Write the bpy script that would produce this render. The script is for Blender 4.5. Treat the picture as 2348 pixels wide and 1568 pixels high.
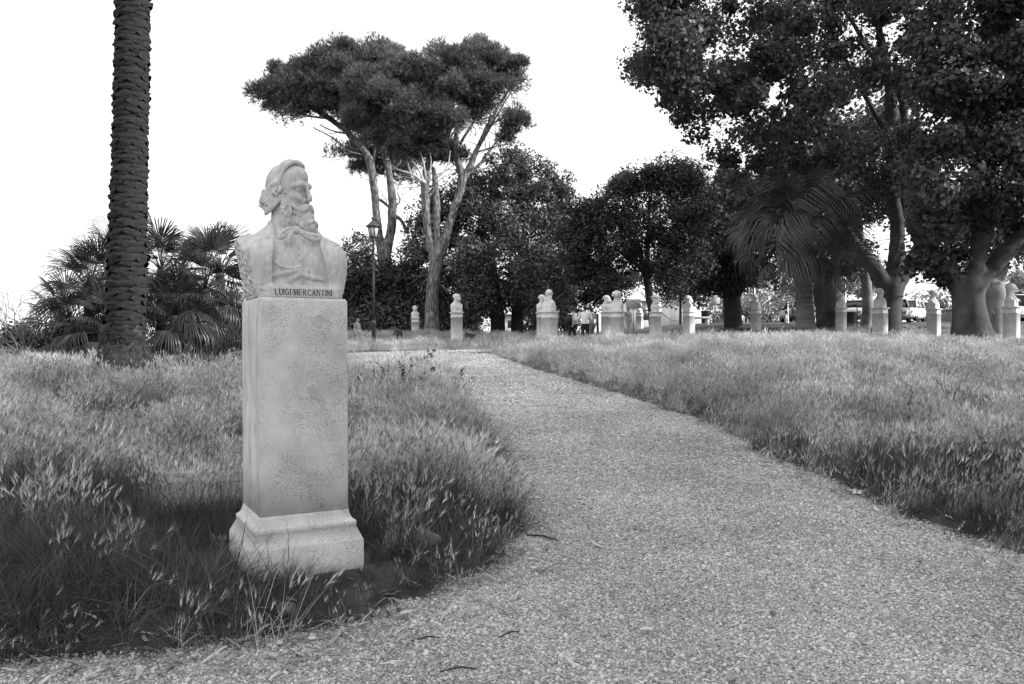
import bpy, math, random
import numpy as np
from mathutils import Vector, Matrix
F32 = np.float32
R = math.radians
for o in list(bpy.data.objects):
    bpy.data.objects.remove(o, do_unlink=True)
scene = bpy.context.scene
COL = scene.collection
# ------------------------------------------------------------------ camera
EYE = 1.40
FPX, CX, HZ = 1825.0, 1173.5, 800.0       # focal length and horizon measured on a 2347-wide view
cd = bpy.data.cameras.new('camera'); cam = bpy.data.objects.new('camera', cd); COL.objects.link(cam)
cd.sensor_width = 36.0; cd.lens = 28.0; cd.clip_end = 6000.0; cd.clip_start = 0.05
cd.shift_y = 16.0 / 2347.0
cam.location = (0, 0, EYE); cam.rotation_euler = (R(90), R(0.25), 0)
scene.camera = cam
# ------------------------------------------------------------------ sky and sun (black and white photograph: the sky is desaturated)
SUN_EL, SUN_AZ = R(27), R(104)             # azimuth measured clockwise from +Y (view direction): from the right
world = bpy.data.worlds.new('World'); scene.world = world; world.use_nodes = True
wn = world.node_tree; wn.nodes.clear()
sky = wn.nodes.new('ShaderNodeTexSky'); sky.sky_type = 'NISHITA'; sky.sun_disc = False
sky.sun_elevation = SUN_EL; sky.sun_rotation = SUN_AZ; sky.dust_density = 4.0; sky.air_density = 1.0
bw = wn.nodes.new('ShaderNodeRGBToBW')
mx = wn.nodes.new('ShaderNodeMix'); mx.data_type = 'FLOAT'; mx.inputs[0].default_value = 0.72
mx.inputs[3].default_value = 11.0         # even veil of thin white cloud over the whole sky
bg = wn.nodes.new('ShaderNodeBackground'); bg.inputs[1].default_value = 0.10
wo = wn.nodes.new('ShaderNodeOutputWorld')
wn.links.new(sky.outputs[0], bw.inputs[0]); wn.links.new(bw.outputs[0], mx.inputs[2])
wn.links.new(mx.outputs[0], bg.inputs[0]); wn.links.new(bg.outputs[0], wo.inputs[0])
sl = bpy.data.lights.new('sun', 'SUN'); sl.energy = 3.6; sl.angle = R(3.0); sl.color = (1, 1, 1)
sun = bpy.data.objects.new('sun', sl); COL.objects.link(sun)
sd = Vector((math.sin(SUN_AZ) * math.cos(SUN_EL), math.cos(SUN_AZ) * math.cos(SUN_EL), math.sin(SUN_EL)))
sun.rotation_euler = sd.to_track_quat('Z', 'Y').to_euler(); sun.location = (40, 10, 30)
vs = scene.view_settings
vs.view_transform = 'Standard'; vs.look = 'None'; vs.gamma = 1.0; vs.exposure = 0.70; vs.use_curve_mapping = False
scene.cycles.use_adaptive_sampling = True; scene.cycles.max_bounces = 8
scene.cycles.transparent_max_bounces = 8; scene.cycles.use_denoising = True

# ------------------------------------------------------------------ helpers
def tag(o, label=None, cat=None, group=None, kind=None):
    if label: o['label'] = label
    if cat: o['category'] = cat
    if group: o['group'] = group
    if kind: o['kind'] = kind
    return o
def empty(name, loc=(0, 0, 0), rz=0.0, label=None, cat=None, group=None):
    o = bpy.data.objects.new(name, None); COL.objects.link(o)
    o.location = loc; o.rotation_euler = (0, 0, rz); o.empty_display_size = 0.2
    return tag(o, label, cat, group)
def link(name, me, m=None, parent=None, loc=None, link_it=True):
    o = bpy.data.objects.new(name, me)
    if link_it: COL.objects.link(o)
    if m is not None and len(me.materials) == 0:
        for q in (m if isinstance(m, (list, tuple)) else [m]): me.materials.append(q)
    if parent is not None: o.parent = parent
    if loc is not None: o.location = loc
    return o
def np_mesh(name, V, F, smooth=False, attrs=None, mi=None):
    """V (n,3); F (m,k) array or list of such arrays with different k"""
    me = bpy.data.meshes.new(name)
    Fs = [np.asarray(f, np.int32) for f in (F if isinstance(F, (list, tuple)) and not np.isscalar(F[0]) and getattr(F[0], 'ndim', 0) == 2 else [np.asarray(F)])]
    Fs = [f for f in Fs if len(f)]
    V = np.ascontiguousarray(V, F32)
    me.vertices.add(len(V)); me.vertices.foreach_set('co', V.ravel())
    nl = sum(f.size for f in Fs); npol = sum(len(f) for f in Fs)
    me.loops.add(nl); me.loops.foreach_set('vertex_index', np.concatenate([f.ravel() for f in Fs]).astype(np.int32))
    me.polygons.add(npol)
    tot = np.concatenate([np.full(len(f), f.shape[1], np.int32) for f in Fs])
    me.polygons.foreach_set('loop_start', np.concatenate([[0], np.cumsum(tot)[:-1]]).astype(np.int32))
    if smooth: me.polygons.foreach_set('use_smooth', np.ones(npol, bool))
    if mi is not None: me.polygons.foreach_set('material_index', np.asarray(mi, np.int32))
    for k, v in (attrs or {}).items():
        a = me.attributes.new(k, 'FLOAT', 'POINT'); a.data.foreach_set('value', np.asarray(v, F32))
    me.update(calc_edges=True); me.validate()
    return me
class MB:
    """collects quads/tris for ONE mesh"""
    def __init__(s): s.V = []; s.Q = []; s.T = []; s.n = 0
    def add(s, V, Q=None, T=None):
        V = np.asarray(V, float).reshape(-1, 3); s.V.append(V)
        if Q is not None and len(Q): s.Q.append(np.asarray(Q, int).reshape(-1, 4) + s.n)
        if T is not None and len(T): s.T.append(np.asarray(T, int).reshape(-1, 3) + s.n)
        s.n += len(V); return s
    def box(s, c, d, rz=0.0, bev=0.0):
        c = np.asarray(c, float); h = np.asarray(d, float) / 2
        if bev <= 0:
            V = np.array([[x, y, z] for z in (-1, 1) for y in (-1, 1) for x in (-1, 1)], float) * h
            Q = [[0, 2, 3, 1], [4, 5, 7, 6], [0, 1, 5, 4], [2, 6, 7, 3], [0, 4, 6, 2], [1, 3, 7, 5]]
            V = rotz(V, rz) + c; return s.add(V, Q)
        rings = []
        for z, i in ((-h[2], bev), (-h[2] + bev, 0), (h[2] - bev, 0), (h[2], bev)):
            x, y = h[0] - i, h[1] - i; b = bev
            rings.append([[-x + b, -y, z], [x - b, -y, z], [x, -y + b, z], [x, y - b, z], [x - b, y, z], [-x + b, y, z], [-x, y - b, z], [-x, -y + b, z]])
        V = rotz(np.array(rings, float).reshape(-1, 3), rz) + c
        return s.add(V, ring_quads(4, 8), cap_tris(4, 8))
    def tube(s, P, r, n=8, cap=True):
        V, Q, T = tube(P, r, n); return s.add(V, Q, T if cap else None)
    def lathe(s, prof, c=(0, 0, 0), n=16):
        """prof: list of (radius, z)"""
        a = np.arange(n) * 2 * np.pi / n
        V = np.array([[r * math.cos(t), r * math.sin(t), z] for r, z in prof for t in a]) + np.asarray(c, float)
        return s.add(V, ring_quads(len(prof), n), cap_tris(len(prof), n))
    def mesh(s, name, smooth=False):
        fs = []
        if s.Q: fs.append(np.concatenate(s.Q))
        if s.T: fs.append(np.concatenate(s.T))
        return np_mesh(name, np.concatenate(s.V), fs, smooth)
    def build(s, name, m, parent=None, smooth=False, loc=None):
        return link(name, s.mesh(name, smooth), m, parent, loc)
def rotz(V, a):
    if not a: return np.asarray(V, float)
    c, q = math.cos(a), math.sin(a); V = np.asarray(V, float)
    return np.stack([V[..., 0] * c - V[..., 1] * q, V[..., 0] * q + V[..., 1] * c, V[..., 2]], -1)
def ring_quads(m, n):
    i = np.arange(m - 1)[:, None]; j = np.arange(n)[None]; k = (j + 1) % n
    return np.stack([i * n + j, i * n + k, (i + 1) * n + k, (i + 1) * n + j], -1).reshape(-1, 4)
def cap_tris(m, n):
    T = []
    for j in range(1, n - 1):
        T.append([0, j + 1, j]); b = (m - 1) * n; T.append([b, b + j, b + j + 1])
    return T
def catmull(P, r, sub):
    P = np.asarray(P, float); r = np.asarray(r, float)
    if len(P) < 3 or sub < 2: return P, r
    E = np.vstack([2 * P[0] - P[1], P, 2 * P[-1] - P[-2]]); out = []; ro = []
    for i in range(len(P) - 1):
        p0, p1, p2, p3 = E[i:i + 4]
        for t in np.arange(sub) / sub:
            out.append(0.5 * ((2 * p1) + (-p0 + p2) * t + (2 * p0 - 5 * p1 + 4 * p2 - p3) * t * t + (-p0 + 3 * p1 - 3 * p2 + p3) * t ** 3))
            ro.append(r[i] * (1 - t) + r[i + 1] * t)
    out.append(P[-1]); ro.append(r[-1])
    return np.array(out), np.array(ro)
def tube(P, r, n=8):
    P = np.asarray(P, float); r = np.broadcast_to(np.asarray(r, float), (len(P),))
    T = np.gradient(P, axis=0); T /= np.linalg.norm(T, axis=1, keepdims=True) + 1e-9
    ref = np.array([0, 0, 1.0]) if abs(T[0, 2]) < 0.9 else np.array([1.0, 0, 0])
    u = np.cross(T[0], ref); u /= np.linalg.norm(u); U = []
    for t in T:
        u = u - t * np.dot(u, t); u /= np.linalg.norm(u) + 1e-9; U.append(u.copy())
    U = np.array(U); W = np.cross(T, U)
    a = np.arange(n) * 2 * np.pi / n
    V = P[:, None] + r[:, None, None] * (np.cos(a)[None, :, None] * U[:, None] + np.sin(a)[None, :, None] * W[:, None])
    return V.reshape(-1, 3), ring_quads(len(P), n), cap_tris(len(P), n)
def px(x, y, d):
    """view pixel (2347 wide) at depth d -> world point"""
    return np.array([(x - CX) / FPX * d, d, EYE - (y - HZ) / FPX * d])
def snoise(x, y, z=0.0, f=1.0, seed=0, oct=3):
    rg = np.random.RandomState(seed); s = 0.0; amp = 1.0; tot = 0.0
    for k in range(oct):
        for _ in range(3):
            a = rg.normal(size=3); a /= np.linalg.norm(a); ph = rg.uniform(0, 6.28); g = f * rg.uniform(.75, 1.3)
            b = rg.normal(size=3); b /= np.linalg.norm(b)
            s = s + amp * np.sin((a[0] * x + a[1] * y + a[2] * z) * g * 6.283 + ph + 1.3 * np.sin((b[0] * x + b[1] * y + b[2] * z) * g * 5.1 + ph * 2))
            tot += amp
        f *= 2.1; amp *= .55
    return s / tot * 1.6

# ------------------------------------------------------------------ materials (all neutral greys: the photograph is black and white)
MATS = {}
def nd(nt, t, **kw):
    n = nt.nodes.new(t)
    for k, v in kw.items(): setattr(n, k, v)
    return n
def mat(name, base, rough=.8, var=.25, scale=4.0, bump=0.0, bscale=40.0, stretch=None, spec=.3, trans=0.0, attr=None, avar=.5, metal=0.0, fine=0.0, fscale=60.0):
    m = bpy.data.materials.new(name); m.use_nodes = True; nt = m.node_tree; L = nt.links
    b = nt.nodes['Principled BSDF']; out = nt.nodes['Material Output']
    b.inputs['Roughness'].default_value = rough; b.inputs['Specular IOR Level'].default_value = spec; b.inputs['Metallic'].default_value = metal
    tc = nd(nt, 'ShaderNodeTexCoord'); mp = nd(nt, 'ShaderNodeMapping')
    L.new(tc.outputs['Object'], mp.inputs[0])
    if stretch: mp.inputs['Scale'].default_value = stretch
    nz = nd(nt, 'ShaderNodeTexNoise'); nz.inputs['Scale'].default_value = scale; nz.inputs['Detail'].default_value = 5
    L.new(mp.outputs[0], nz.inputs[0])
    mr = nd(nt, 'ShaderNodeMapRange'); mr.inputs[1].default_value = .3; mr.inputs[2].default_value = .7
    mr.inputs[3].default_value = base * (1 - var); mr.inputs[4].default_value = base * (1 + var)
    L.new(nz.outputs[0], mr.inputs[0]); val = mr.outputs[0]
    def mul(a, lo, hi, src, f0, f1):
        r = nd(nt, 'ShaderNodeMapRange'); r.inputs[1].default_value = f0; r.inputs[2].default_value = f1; r.inputs[3].default_value = lo; r.inputs[4].default_value = hi
        L.new(src, r.inputs[0]); q = nd(nt, 'ShaderNodeMath', operation='MULTIPLY'); L.new(a, q.inputs[0]); L.new(r.outputs[0], q.inputs[1]); return q.outputs[0]
    if fine:
        n2 = nd(nt, 'ShaderNodeTexNoise'); n2.inputs['Scale'].default_value = fscale; n2.inputs['Detail'].default_value = 3; L.new(mp.outputs[0], n2.inputs[0])
        val = mul(val, 1 - fine, 1 + fine, n2.outputs[0], .3, .7)
    if attr:
        at = nd(nt, 'ShaderNodeAttribute'); at.attribute_name = attr; val = mul(val, 1 - avar, 1 + avar, at.outputs['Fac'], 0, 1)
    if attr == 'rnd_inst':
        pass
    cb = nd(nt, 'ShaderNodeCombineColor'); 
    for i in range(3): L.new(val, cb.inputs[i])
    L.new(cb.outputs[0], b.inputs['Base Color'])
    if bump:
        n3 = nd(nt, 'ShaderNodeTexNoise'); n3.inputs['Scale'].default_value = bscale; n3.inputs['Detail'].default_value = 6; L.new(mp.outputs[0], n3.inputs[0])
        bp = nd(nt, 'ShaderNodeBump'); bp.inputs['Strength'].default_value = min(1, bump); bp.inputs['Distance'].default_value = .02 * max(1, bump)
        L.new(n3.outputs[0], bp.inputs['Height']); L.new(bp.outputs[0], b.inputs['Normal'])
    if trans:
        tr = nd(nt, 'ShaderNodeBsdfTranslucent'); ms = nd(nt, 'ShaderNodeMixShader'); ms.inputs[0].default_value = trans
        L.new(cb.outputs[0], tr.inputs[0]); L.new(b.outputs[0], ms.inputs[1]); L.new(tr.outputs[0], ms.inputs[2]); L.new(ms.outputs[0], out.inputs[0])
    MATS[name] = m; return m
def inst_random(m, lo, hi):
    """per-instance brightness for scattered plants and stones"""
    nt = m.node_tree; L = nt.links; cb = [n for n in nt.nodes if n.type == 'COMBINE_COLOR'][0]; src = cb.inputs[0].links[0].from_socket
    oi = nd(nt, 'ShaderNodeObjectInfo'); r = nd(nt, 'ShaderNodeMapRange'); r.inputs[3].default_value = lo; r.inputs[4].default_value = hi; L.new(oi.outputs['Random'], r.inputs[0])
    q = nd(nt, 'ShaderNodeMath', operation='MULTIPLY'); L.new(src, q.inputs[0]); L.new(r.outputs[0], q.inputs[1])
    for i in range(3): L.new(q.outputs[0], cb.inputs[i])
    return m
def pos_noise(m, lo, hi, scale, a=.35, b=.65):
    """slow natural variation from place to place (drier and greener patches, dusty and washed gravel)"""
    nt = m.node_tree; L = nt.links; cb = [n for n in nt.nodes if n.type == 'COMBINE_COLOR'][0]; src = cb.inputs[0].links[0].from_socket
    ge = nd(nt, 'ShaderNodeNewGeometry'); nz = nd(nt, 'ShaderNodeTexNoise'); nz.inputs['Scale'].default_value = scale; nz.inputs['Detail'].default_value = 4; L.new(ge.outputs['Position'], nz.inputs[0])
    r = nd(nt, 'ShaderNodeMapRange'); r.inputs[1].default_value = a; r.inputs[2].default_value = b; r.inputs[3].default_value = lo; r.inputs[4].default_value = hi; L.new(nz.outputs[0], r.inputs[0])
    q = nd(nt, 'ShaderNodeMath', operation='MULTIPLY'); L.new(src, q.inputs[0]); L.new(r.outputs[0], q.inputs[1])
    for i in range(3): L.new(q.outputs[0], cb.inputs[i])
    return m
M_soil = mat('soil', .075, .95, .35, 1.5, .8, 25, fine=.3)
M_asphalt = mat('asphalt', .07, .9, .2, .6, .4, 60)
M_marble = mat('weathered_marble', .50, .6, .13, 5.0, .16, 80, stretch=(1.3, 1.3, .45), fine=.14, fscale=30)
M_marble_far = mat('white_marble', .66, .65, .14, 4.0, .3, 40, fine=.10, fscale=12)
M_ink = mat('carved_black_lettering', .03, .7, .2)
M_iron = mat('black_iron', .035, .5, .3, 6, spec=.5)
M_glass_milk = mat('milky_lantern_glass', .55, .25, .1, spec=.5)
M_paint_white = mat('white_paint', .78, .4, .05, spec=.5)
M_paint_light = mat('silver_paint', .45, .35, .05, spec=.5)
M_paint_mid = mat('grey_paint', .17, .3, .05, spec=.5)
M_paint_dark = mat('dark_paint', .04, .3, .1, spec=.5)
M_glass = mat('car_glass', .02, .08, .1, spec=.6)
M_rubber = mat('tyre_rubber', .025, .9, .2)
M_chrome = mat('chrome', .5, .25, .05, spec=.6, metal=.7)
M_lens = mat('lamp_lens', .5, .15, .1, spec=.6)
M_lens_red = mat('tail_lamp_lens', .10, .2, .1, spec=.6)
M_stone_wall = mat('parapet_stone', .16, .9, .3, 1.2, .6, 20, fine=.2, fscale=8)
M_pale_wall = mat('pale_plaster', .62, .85, .10, .8, .2, 20)
M_log = mat('log_bark', .05, .95, .4, 6, .8, 30)
M_cutwood = mat('cut_wood', .2, .9, .3, 12, .3, 40)
M_skin = mat('skin', .36, .55, .08, 8)
M_hair = mat('hair', .03, .6, .3, 30)
M_shirt_white = mat('white_cotton', .72, .85, .06, 6, .3, 30)
M_shirt_pale = mat('pale_cotton', .5, .85, .08, 6, .3, 30)
M_shirt_mid = mat('patterned_cotton', .26, .85, .7, 22, .2, 30)
M_trouser = mat('black_trousers', .025, .85, .2, 6)
M_denim = mat('grey_trousers', .16, .85, .2, 6)
M_bag = mat('black_nylon', .02, .6, .2, 9)
M_bark_pine = mat('pine_bark', .17, .9, .35, 1.6, 2.5, 5, stretch=(3.0, 3.0, .8), fine=.65, fscale=3.2)
M_bark_plane = mat('plane_bark', .07, .85, .45, 1.3, .4, 8, fine=.3, fscale=3)
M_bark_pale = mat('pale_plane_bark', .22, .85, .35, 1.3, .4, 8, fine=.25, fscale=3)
M_bark_dark = mat('dark_bark', .055, .9, .35, 2, .8, 12)
M_dead = mat('bleached_dead_wood', .55, .85, .15, 3)
M_palm_bark = mat('palm_leaf_base', .021, .9, .55, 5, 1.0, 45, fine=.35, fscale=30)
M_palm_gap = mat('palm_fibre', .016, .95, .4, 12, 1.0, 50)
M_root = mat('palm_root_mat', .05, .95, .5, 14, 1.0, 40, fine=.5, fscale=50)
M_palm_trunk2 = mat('ringed_palm_bark', .13, .9, .3, 1.0, 1.0, 5, stretch=(.6, .6, 6), fine=.35, fscale=3)
M_leaf = mat('holm_oak_leaf', .085, .45, .1, 1.0, spec=.45, trans=.22, attr='rnd', avar=.65)
M_leaf_plane = mat('plane_leaf', .075, .5, .1, 1.0, spec=.4, trans=.4, attr='rnd', avar=.6)
M_leaf_dark = mat('dark_leaf', .050, .55, .1, 1.0, spec=.35, trans=.2, attr='rnd', avar=.6)
M_leaf_light = mat('sunlit_leaf', .22, .5, .1, 1.0, spec=.3, trans=.4, attr='rnd', avar=.6)  # sunshine put into the leaf colour, much paler than the other foliage
M_needle = mat('pine_needle', .13, .6, .1, 1.0, spec=.3, trans=.2, attr='rnd', avar=.55)
M_fan = mat('fan_palm_leaf', .042, .42, .2, 2.0, spec=.45, trans=.15, attr='rnd', avar=.4)
M_fan2 = mat('drooping_palm_leaf', .07, .4, .2, 2.0, spec=.5, trans=.15, attr='rnd', avar=.5)
M_twig = mat('twig', .14, .9, .3, 6)
M_barley = inst_random(mat('barley_straw', .60, .7, .1, 2, spec=.25, trans=.38, attr='rnd', avar=.4), .7, 1.25)
M_grass = inst_random(mat('green_grass', .085, .6, .1, 2, spec=.3, trans=.3, attr='rnd', avar=.5), .65, 1.35)
M_weed = inst_random(mat('dry_weed', .09, .7, .1, 2, trans=.2, attr='rnd', avar=.5), .6, 1.3)
M_pebble = inst_random(mat('river_pebble', .45, .7, .15, 30, .2, 80, spec=.3), .45, 1.4)
for m_ in (M_barley, M_grass): pos_noise(m_, .55, 1.25, .9)
pos_noise(M_pebble, .86, 1.10, .8)
M_litter = mat('dry_leaf', .32, .7, .2, 20, spec=.3, trans=.15, attr='rnd', avar=.55)
# ------------------------------------------------------------------ terrain
GY = [-40, -5, 0, 3.6, 6, 11, 17, 26, 35, 45, 55, 65, 120, 400, 4000]
GZ = [-.6, -.35, -.25, -.12, 0.0, .30, .72, 1.25, 1.45, 1.95, 2.45, 2.65, 2.9, 2.0, -20]
LY = [-4, 2.6, 3.6, 3.95, 4.1, 4.4, 4.8, 5.3, 5.9, 6.6, 7.5, 9, 11, 14, 17, 20, 22.5, 24.5]
LX = [-9, -6, -3.4, -2.1, -1.25, -.78, -.45, -.15, .05, .04, -.05, -.24, -.44, -.87, -1.34, -1.95, -2.9, -4.2]
RY = [-4, 3.6, 5.3, 6, 7, 9.2, 11.4, 13.4, 17.5, 21.5, 24.5]
RX = [3.2, 3.45, 3.42, 3.35, 3.17, 2.9, 2.75, 2.4, 1.2, .08, -.85]
LPOLY = np.stack([LX, LY], -1); RPOLY = np.stack([RX, RY], -1)
CROSS = np.array([[-30, 20.5], [-14, 22.6], [-6, 24.2], [-2.2, 25.6], [.4, 28.0], [3.2, 31.3], [7.5, 35.0]])
def polydist(x, y, P):
    d = np.full(np.shape(x), 1e9)
    for (ax, ay), (bx, by) in zip(P[:-1], P[1:]):
        t = np.clip(((x - ax) * (bx - ax) + (y - ay) * (by - ay)) / ((bx - ax) ** 2 + (by - ay) ** 2), 0, 1)
        d = np.minimum(d, np.hypot(x - ax - t * (bx - ax), y - ay - t * (by - ay)))
    return d
def path_sd(x, y):
    """signed distance (roughly) to the gravel path, negative on it"""
    x = np.asarray(x, float); y = np.asarray(y, float)
    a = np.maximum(np.interp(y, LY, LX) - x, x - np.interp(y, RY, RX))
    a = np.maximum(a, y - 24.6)
    e = np.minimum(polydist(x, y, LPOLY), polydist(x, y, RPOLY)); a = np.where(np.abs(a) < 6, np.sign(a) * np.minimum(np.abs(a), e), a)
    b = polydist(x, y, CROSS) - 1.15
    n = .10 * snoise(x, y, 0, .55, 5, 3) + .05 * snoise(x, y, 0, 2.2, 6, 2)
    return np.minimum(a, b) + n
def sstep(t): t = np.clip(t, 0, 1); return t * t * (3 - 2 * t)
def base_z(x, y):
    x = np.asarray(x, float); y = np.asarray(y, float)
    z = np.interp(y, GY, GZ)
    z = (z + np.interp(y - 1.2, GY, GZ) + np.interp(y + 1.2, GY, GZ)) / 3
    z = z + .34 * np.exp(-((x - 6.5) / 6.0) ** 2 - ((y - 23.5) / 4.0) ** 2)          # crest of the meadow on the right
    z = z + .12 * np.exp(-((x - 12.5) / 4.0) ** 2 - ((y - 23.5) / 4.0) ** 2)
    z = z + .25 * np.exp(-((x + 5.0) / 7.0) ** 2 - ((y - 41.0) / 5.0) ** 2)          # island crest
    z = z + .22 * np.exp(-((x + 7.0) / 3.5) ** 2 - ((y - 13.0) / 4.0) ** 2)          # bank round the date palm
    z = z - .42 * np.exp(-((x + 4.2) / 2.8) ** 2 - ((y - 20.0) / 2.5) ** 2)           # hollow before the cross path
    z = z + .10 * np.exp(-((x + 3.0) / 6.0) ** 2 - ((y - 26.0) / 2.0) ** 2)
    drop = sstep((-x - 9 - .0 * y) / 16) * sstep((y - 20) / 20)                       # the hill falls away on the left
    z = z - 6.0 * drop
    z = z + .55 * sstep((x - 6) / 9) * sstep((y - 38) / 12) * sstep((140 - y) / 60)   # road on the right lies a little higher
    return z
def ground_z(x, y):
    s = path_sd(x, y)
    return base_z(x, y) - .05 + .19 * sstep((s + .12) / .75) * (1 - .6 * sstep((y - 20) / 4)) + .035 * snoise(x, y, 0, .35, 9, 3) * sstep(s / .5)
def gz(x, y): return float(ground_z(np.array([x]), np.array([y]))[0])
def grid_sheet(name, xs, ys, zf, m):
    Xg, Yg = np.meshgrid(xs, ys, indexing='ij'); Z = zf(Xg, Yg)
    nx, ny = Xg.shape; i = np.arange(nx - 1)[:, None]; j = np.arange(ny - 1)[None]
    Q = np.stack([i * ny + j, (i + 1) * ny + j, (i + 1) * ny + j + 1, i * ny + j + 1], -1).reshape(-1, 4)
    return link(name, np_mesh(name, np.stack([Xg, Yg, Z], -1).reshape(-1, 3), Q, True), m)
xs = np.concatenate([-np.geomspace(3000, 26, 26), np.arange(-25, -10, .5), np.arange(-10, 12, .19), np.arange(12, 40, .5), np.geomspace(41, 3000, 26)])
ys = np.concatenate([-np.geomspace(400, 6, 14), np.arange(-5, 2.5, .4), np.arange(2.5, 14, .12), np.arange(14, 38, .2), np.arange(38, 75, .7), np.geomspace(76, 4000, 26)])
tag(grid_sheet('ground', xs, ys, ground_z, M_soil), kind='structure')
# gravel path sheet
def path_z(x, y):
    s = path_sd(x, y)
    return base_z(x, y) - .012 - .22 * sstep((s - .02) / .5) + .010 * snoise(x, y, 0, .5, 12, 2)
M_gravel = mat('gravel', .32, .85, .22, .8, 0)
def gravel_nodes(m):
    nt = m.node_tree; L = nt.links; b = nt.nodes['Principled BSDF']; cb = [n for n in nt.nodes if n.type == 'COMBINE_COLOR'][0]
    tc = [n for n in nt.nodes if n.type == 'TEX_COORD'][0]
    vo = nd(nt, 'ShaderNodeTexVoronoi'); vo.inputs['Scale'].default_value = 62; L.new(tc.outputs['Object'], vo.inputs[0])
    v2 = nd(nt, 'ShaderNodeTexVoronoi'); v2.inputs['Scale'].default_value = 110; L.new(tc.outputs['Object'], v2.inputs[0])
    sp = nd(nt, 'ShaderNodeRGBToBW'); L.new(vo.outputs['Color'], sp.inputs[0])
    r = nd(nt, 'ShaderNodeMapRange'); r.inputs[1].default_value = .2; r.inputs[2].default_value = .8; r.inputs[3].default_value = .55; r.inputs[4].default_value = 1.45; L.new(sp.outputs[0], r.inputs[0])
    q = nd(nt, 'ShaderNodeMath', operation='MULTIPLY'); L.new(cb.inputs[0].links[0].from_socket, q.inputs[0]); L.new(r.outputs[0], q.inputs[1])
    for i in range(3): L.new(q.outputs[0], cb.inputs[i])
    ad = nd(nt, 'ShaderNodeMath', operation='ADD'); L.new(vo.outputs['Distance'], ad.inputs[0]); L.new(v2.outputs['Distance'], ad.inputs[1])
    bp = nd(nt, 'ShaderNodeBump'); bp.invert = True; bp.inputs['Strength'].default_value = .8; bp.inputs['Distance'].default_value = .012; L.new(ad.outputs[0], bp.inputs['Height']); L.new(bp.outputs[0], b.inputs['Normal'])
gravel_nodes(M_gravel)
xs = np.concatenate([np.arange(-30, -9, .5), np.arange(-9, 8.1, .12)]); ys = np.concatenate([np.arange(-4, 2.5, .3), np.arange(2.5, 14, .09), np.arange(14, 37, .15)])
tag(grid_sheet('path', xs, ys, path_z, M_gravel), kind='structure')
# asphalt road behind the trees on the right
rx = np.linspace(6, 60, 80); ry = np.linspace(46, 64, 30)
tag(grid_sheet('road', rx, ry, lambda x, y: base_z(x, y) + .17 + .0 * x, M_asphalt), kind='structure')
def road_z(x, y): return float(base_z(np.array([x]), np.array([y]))[0]) + .17

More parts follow.
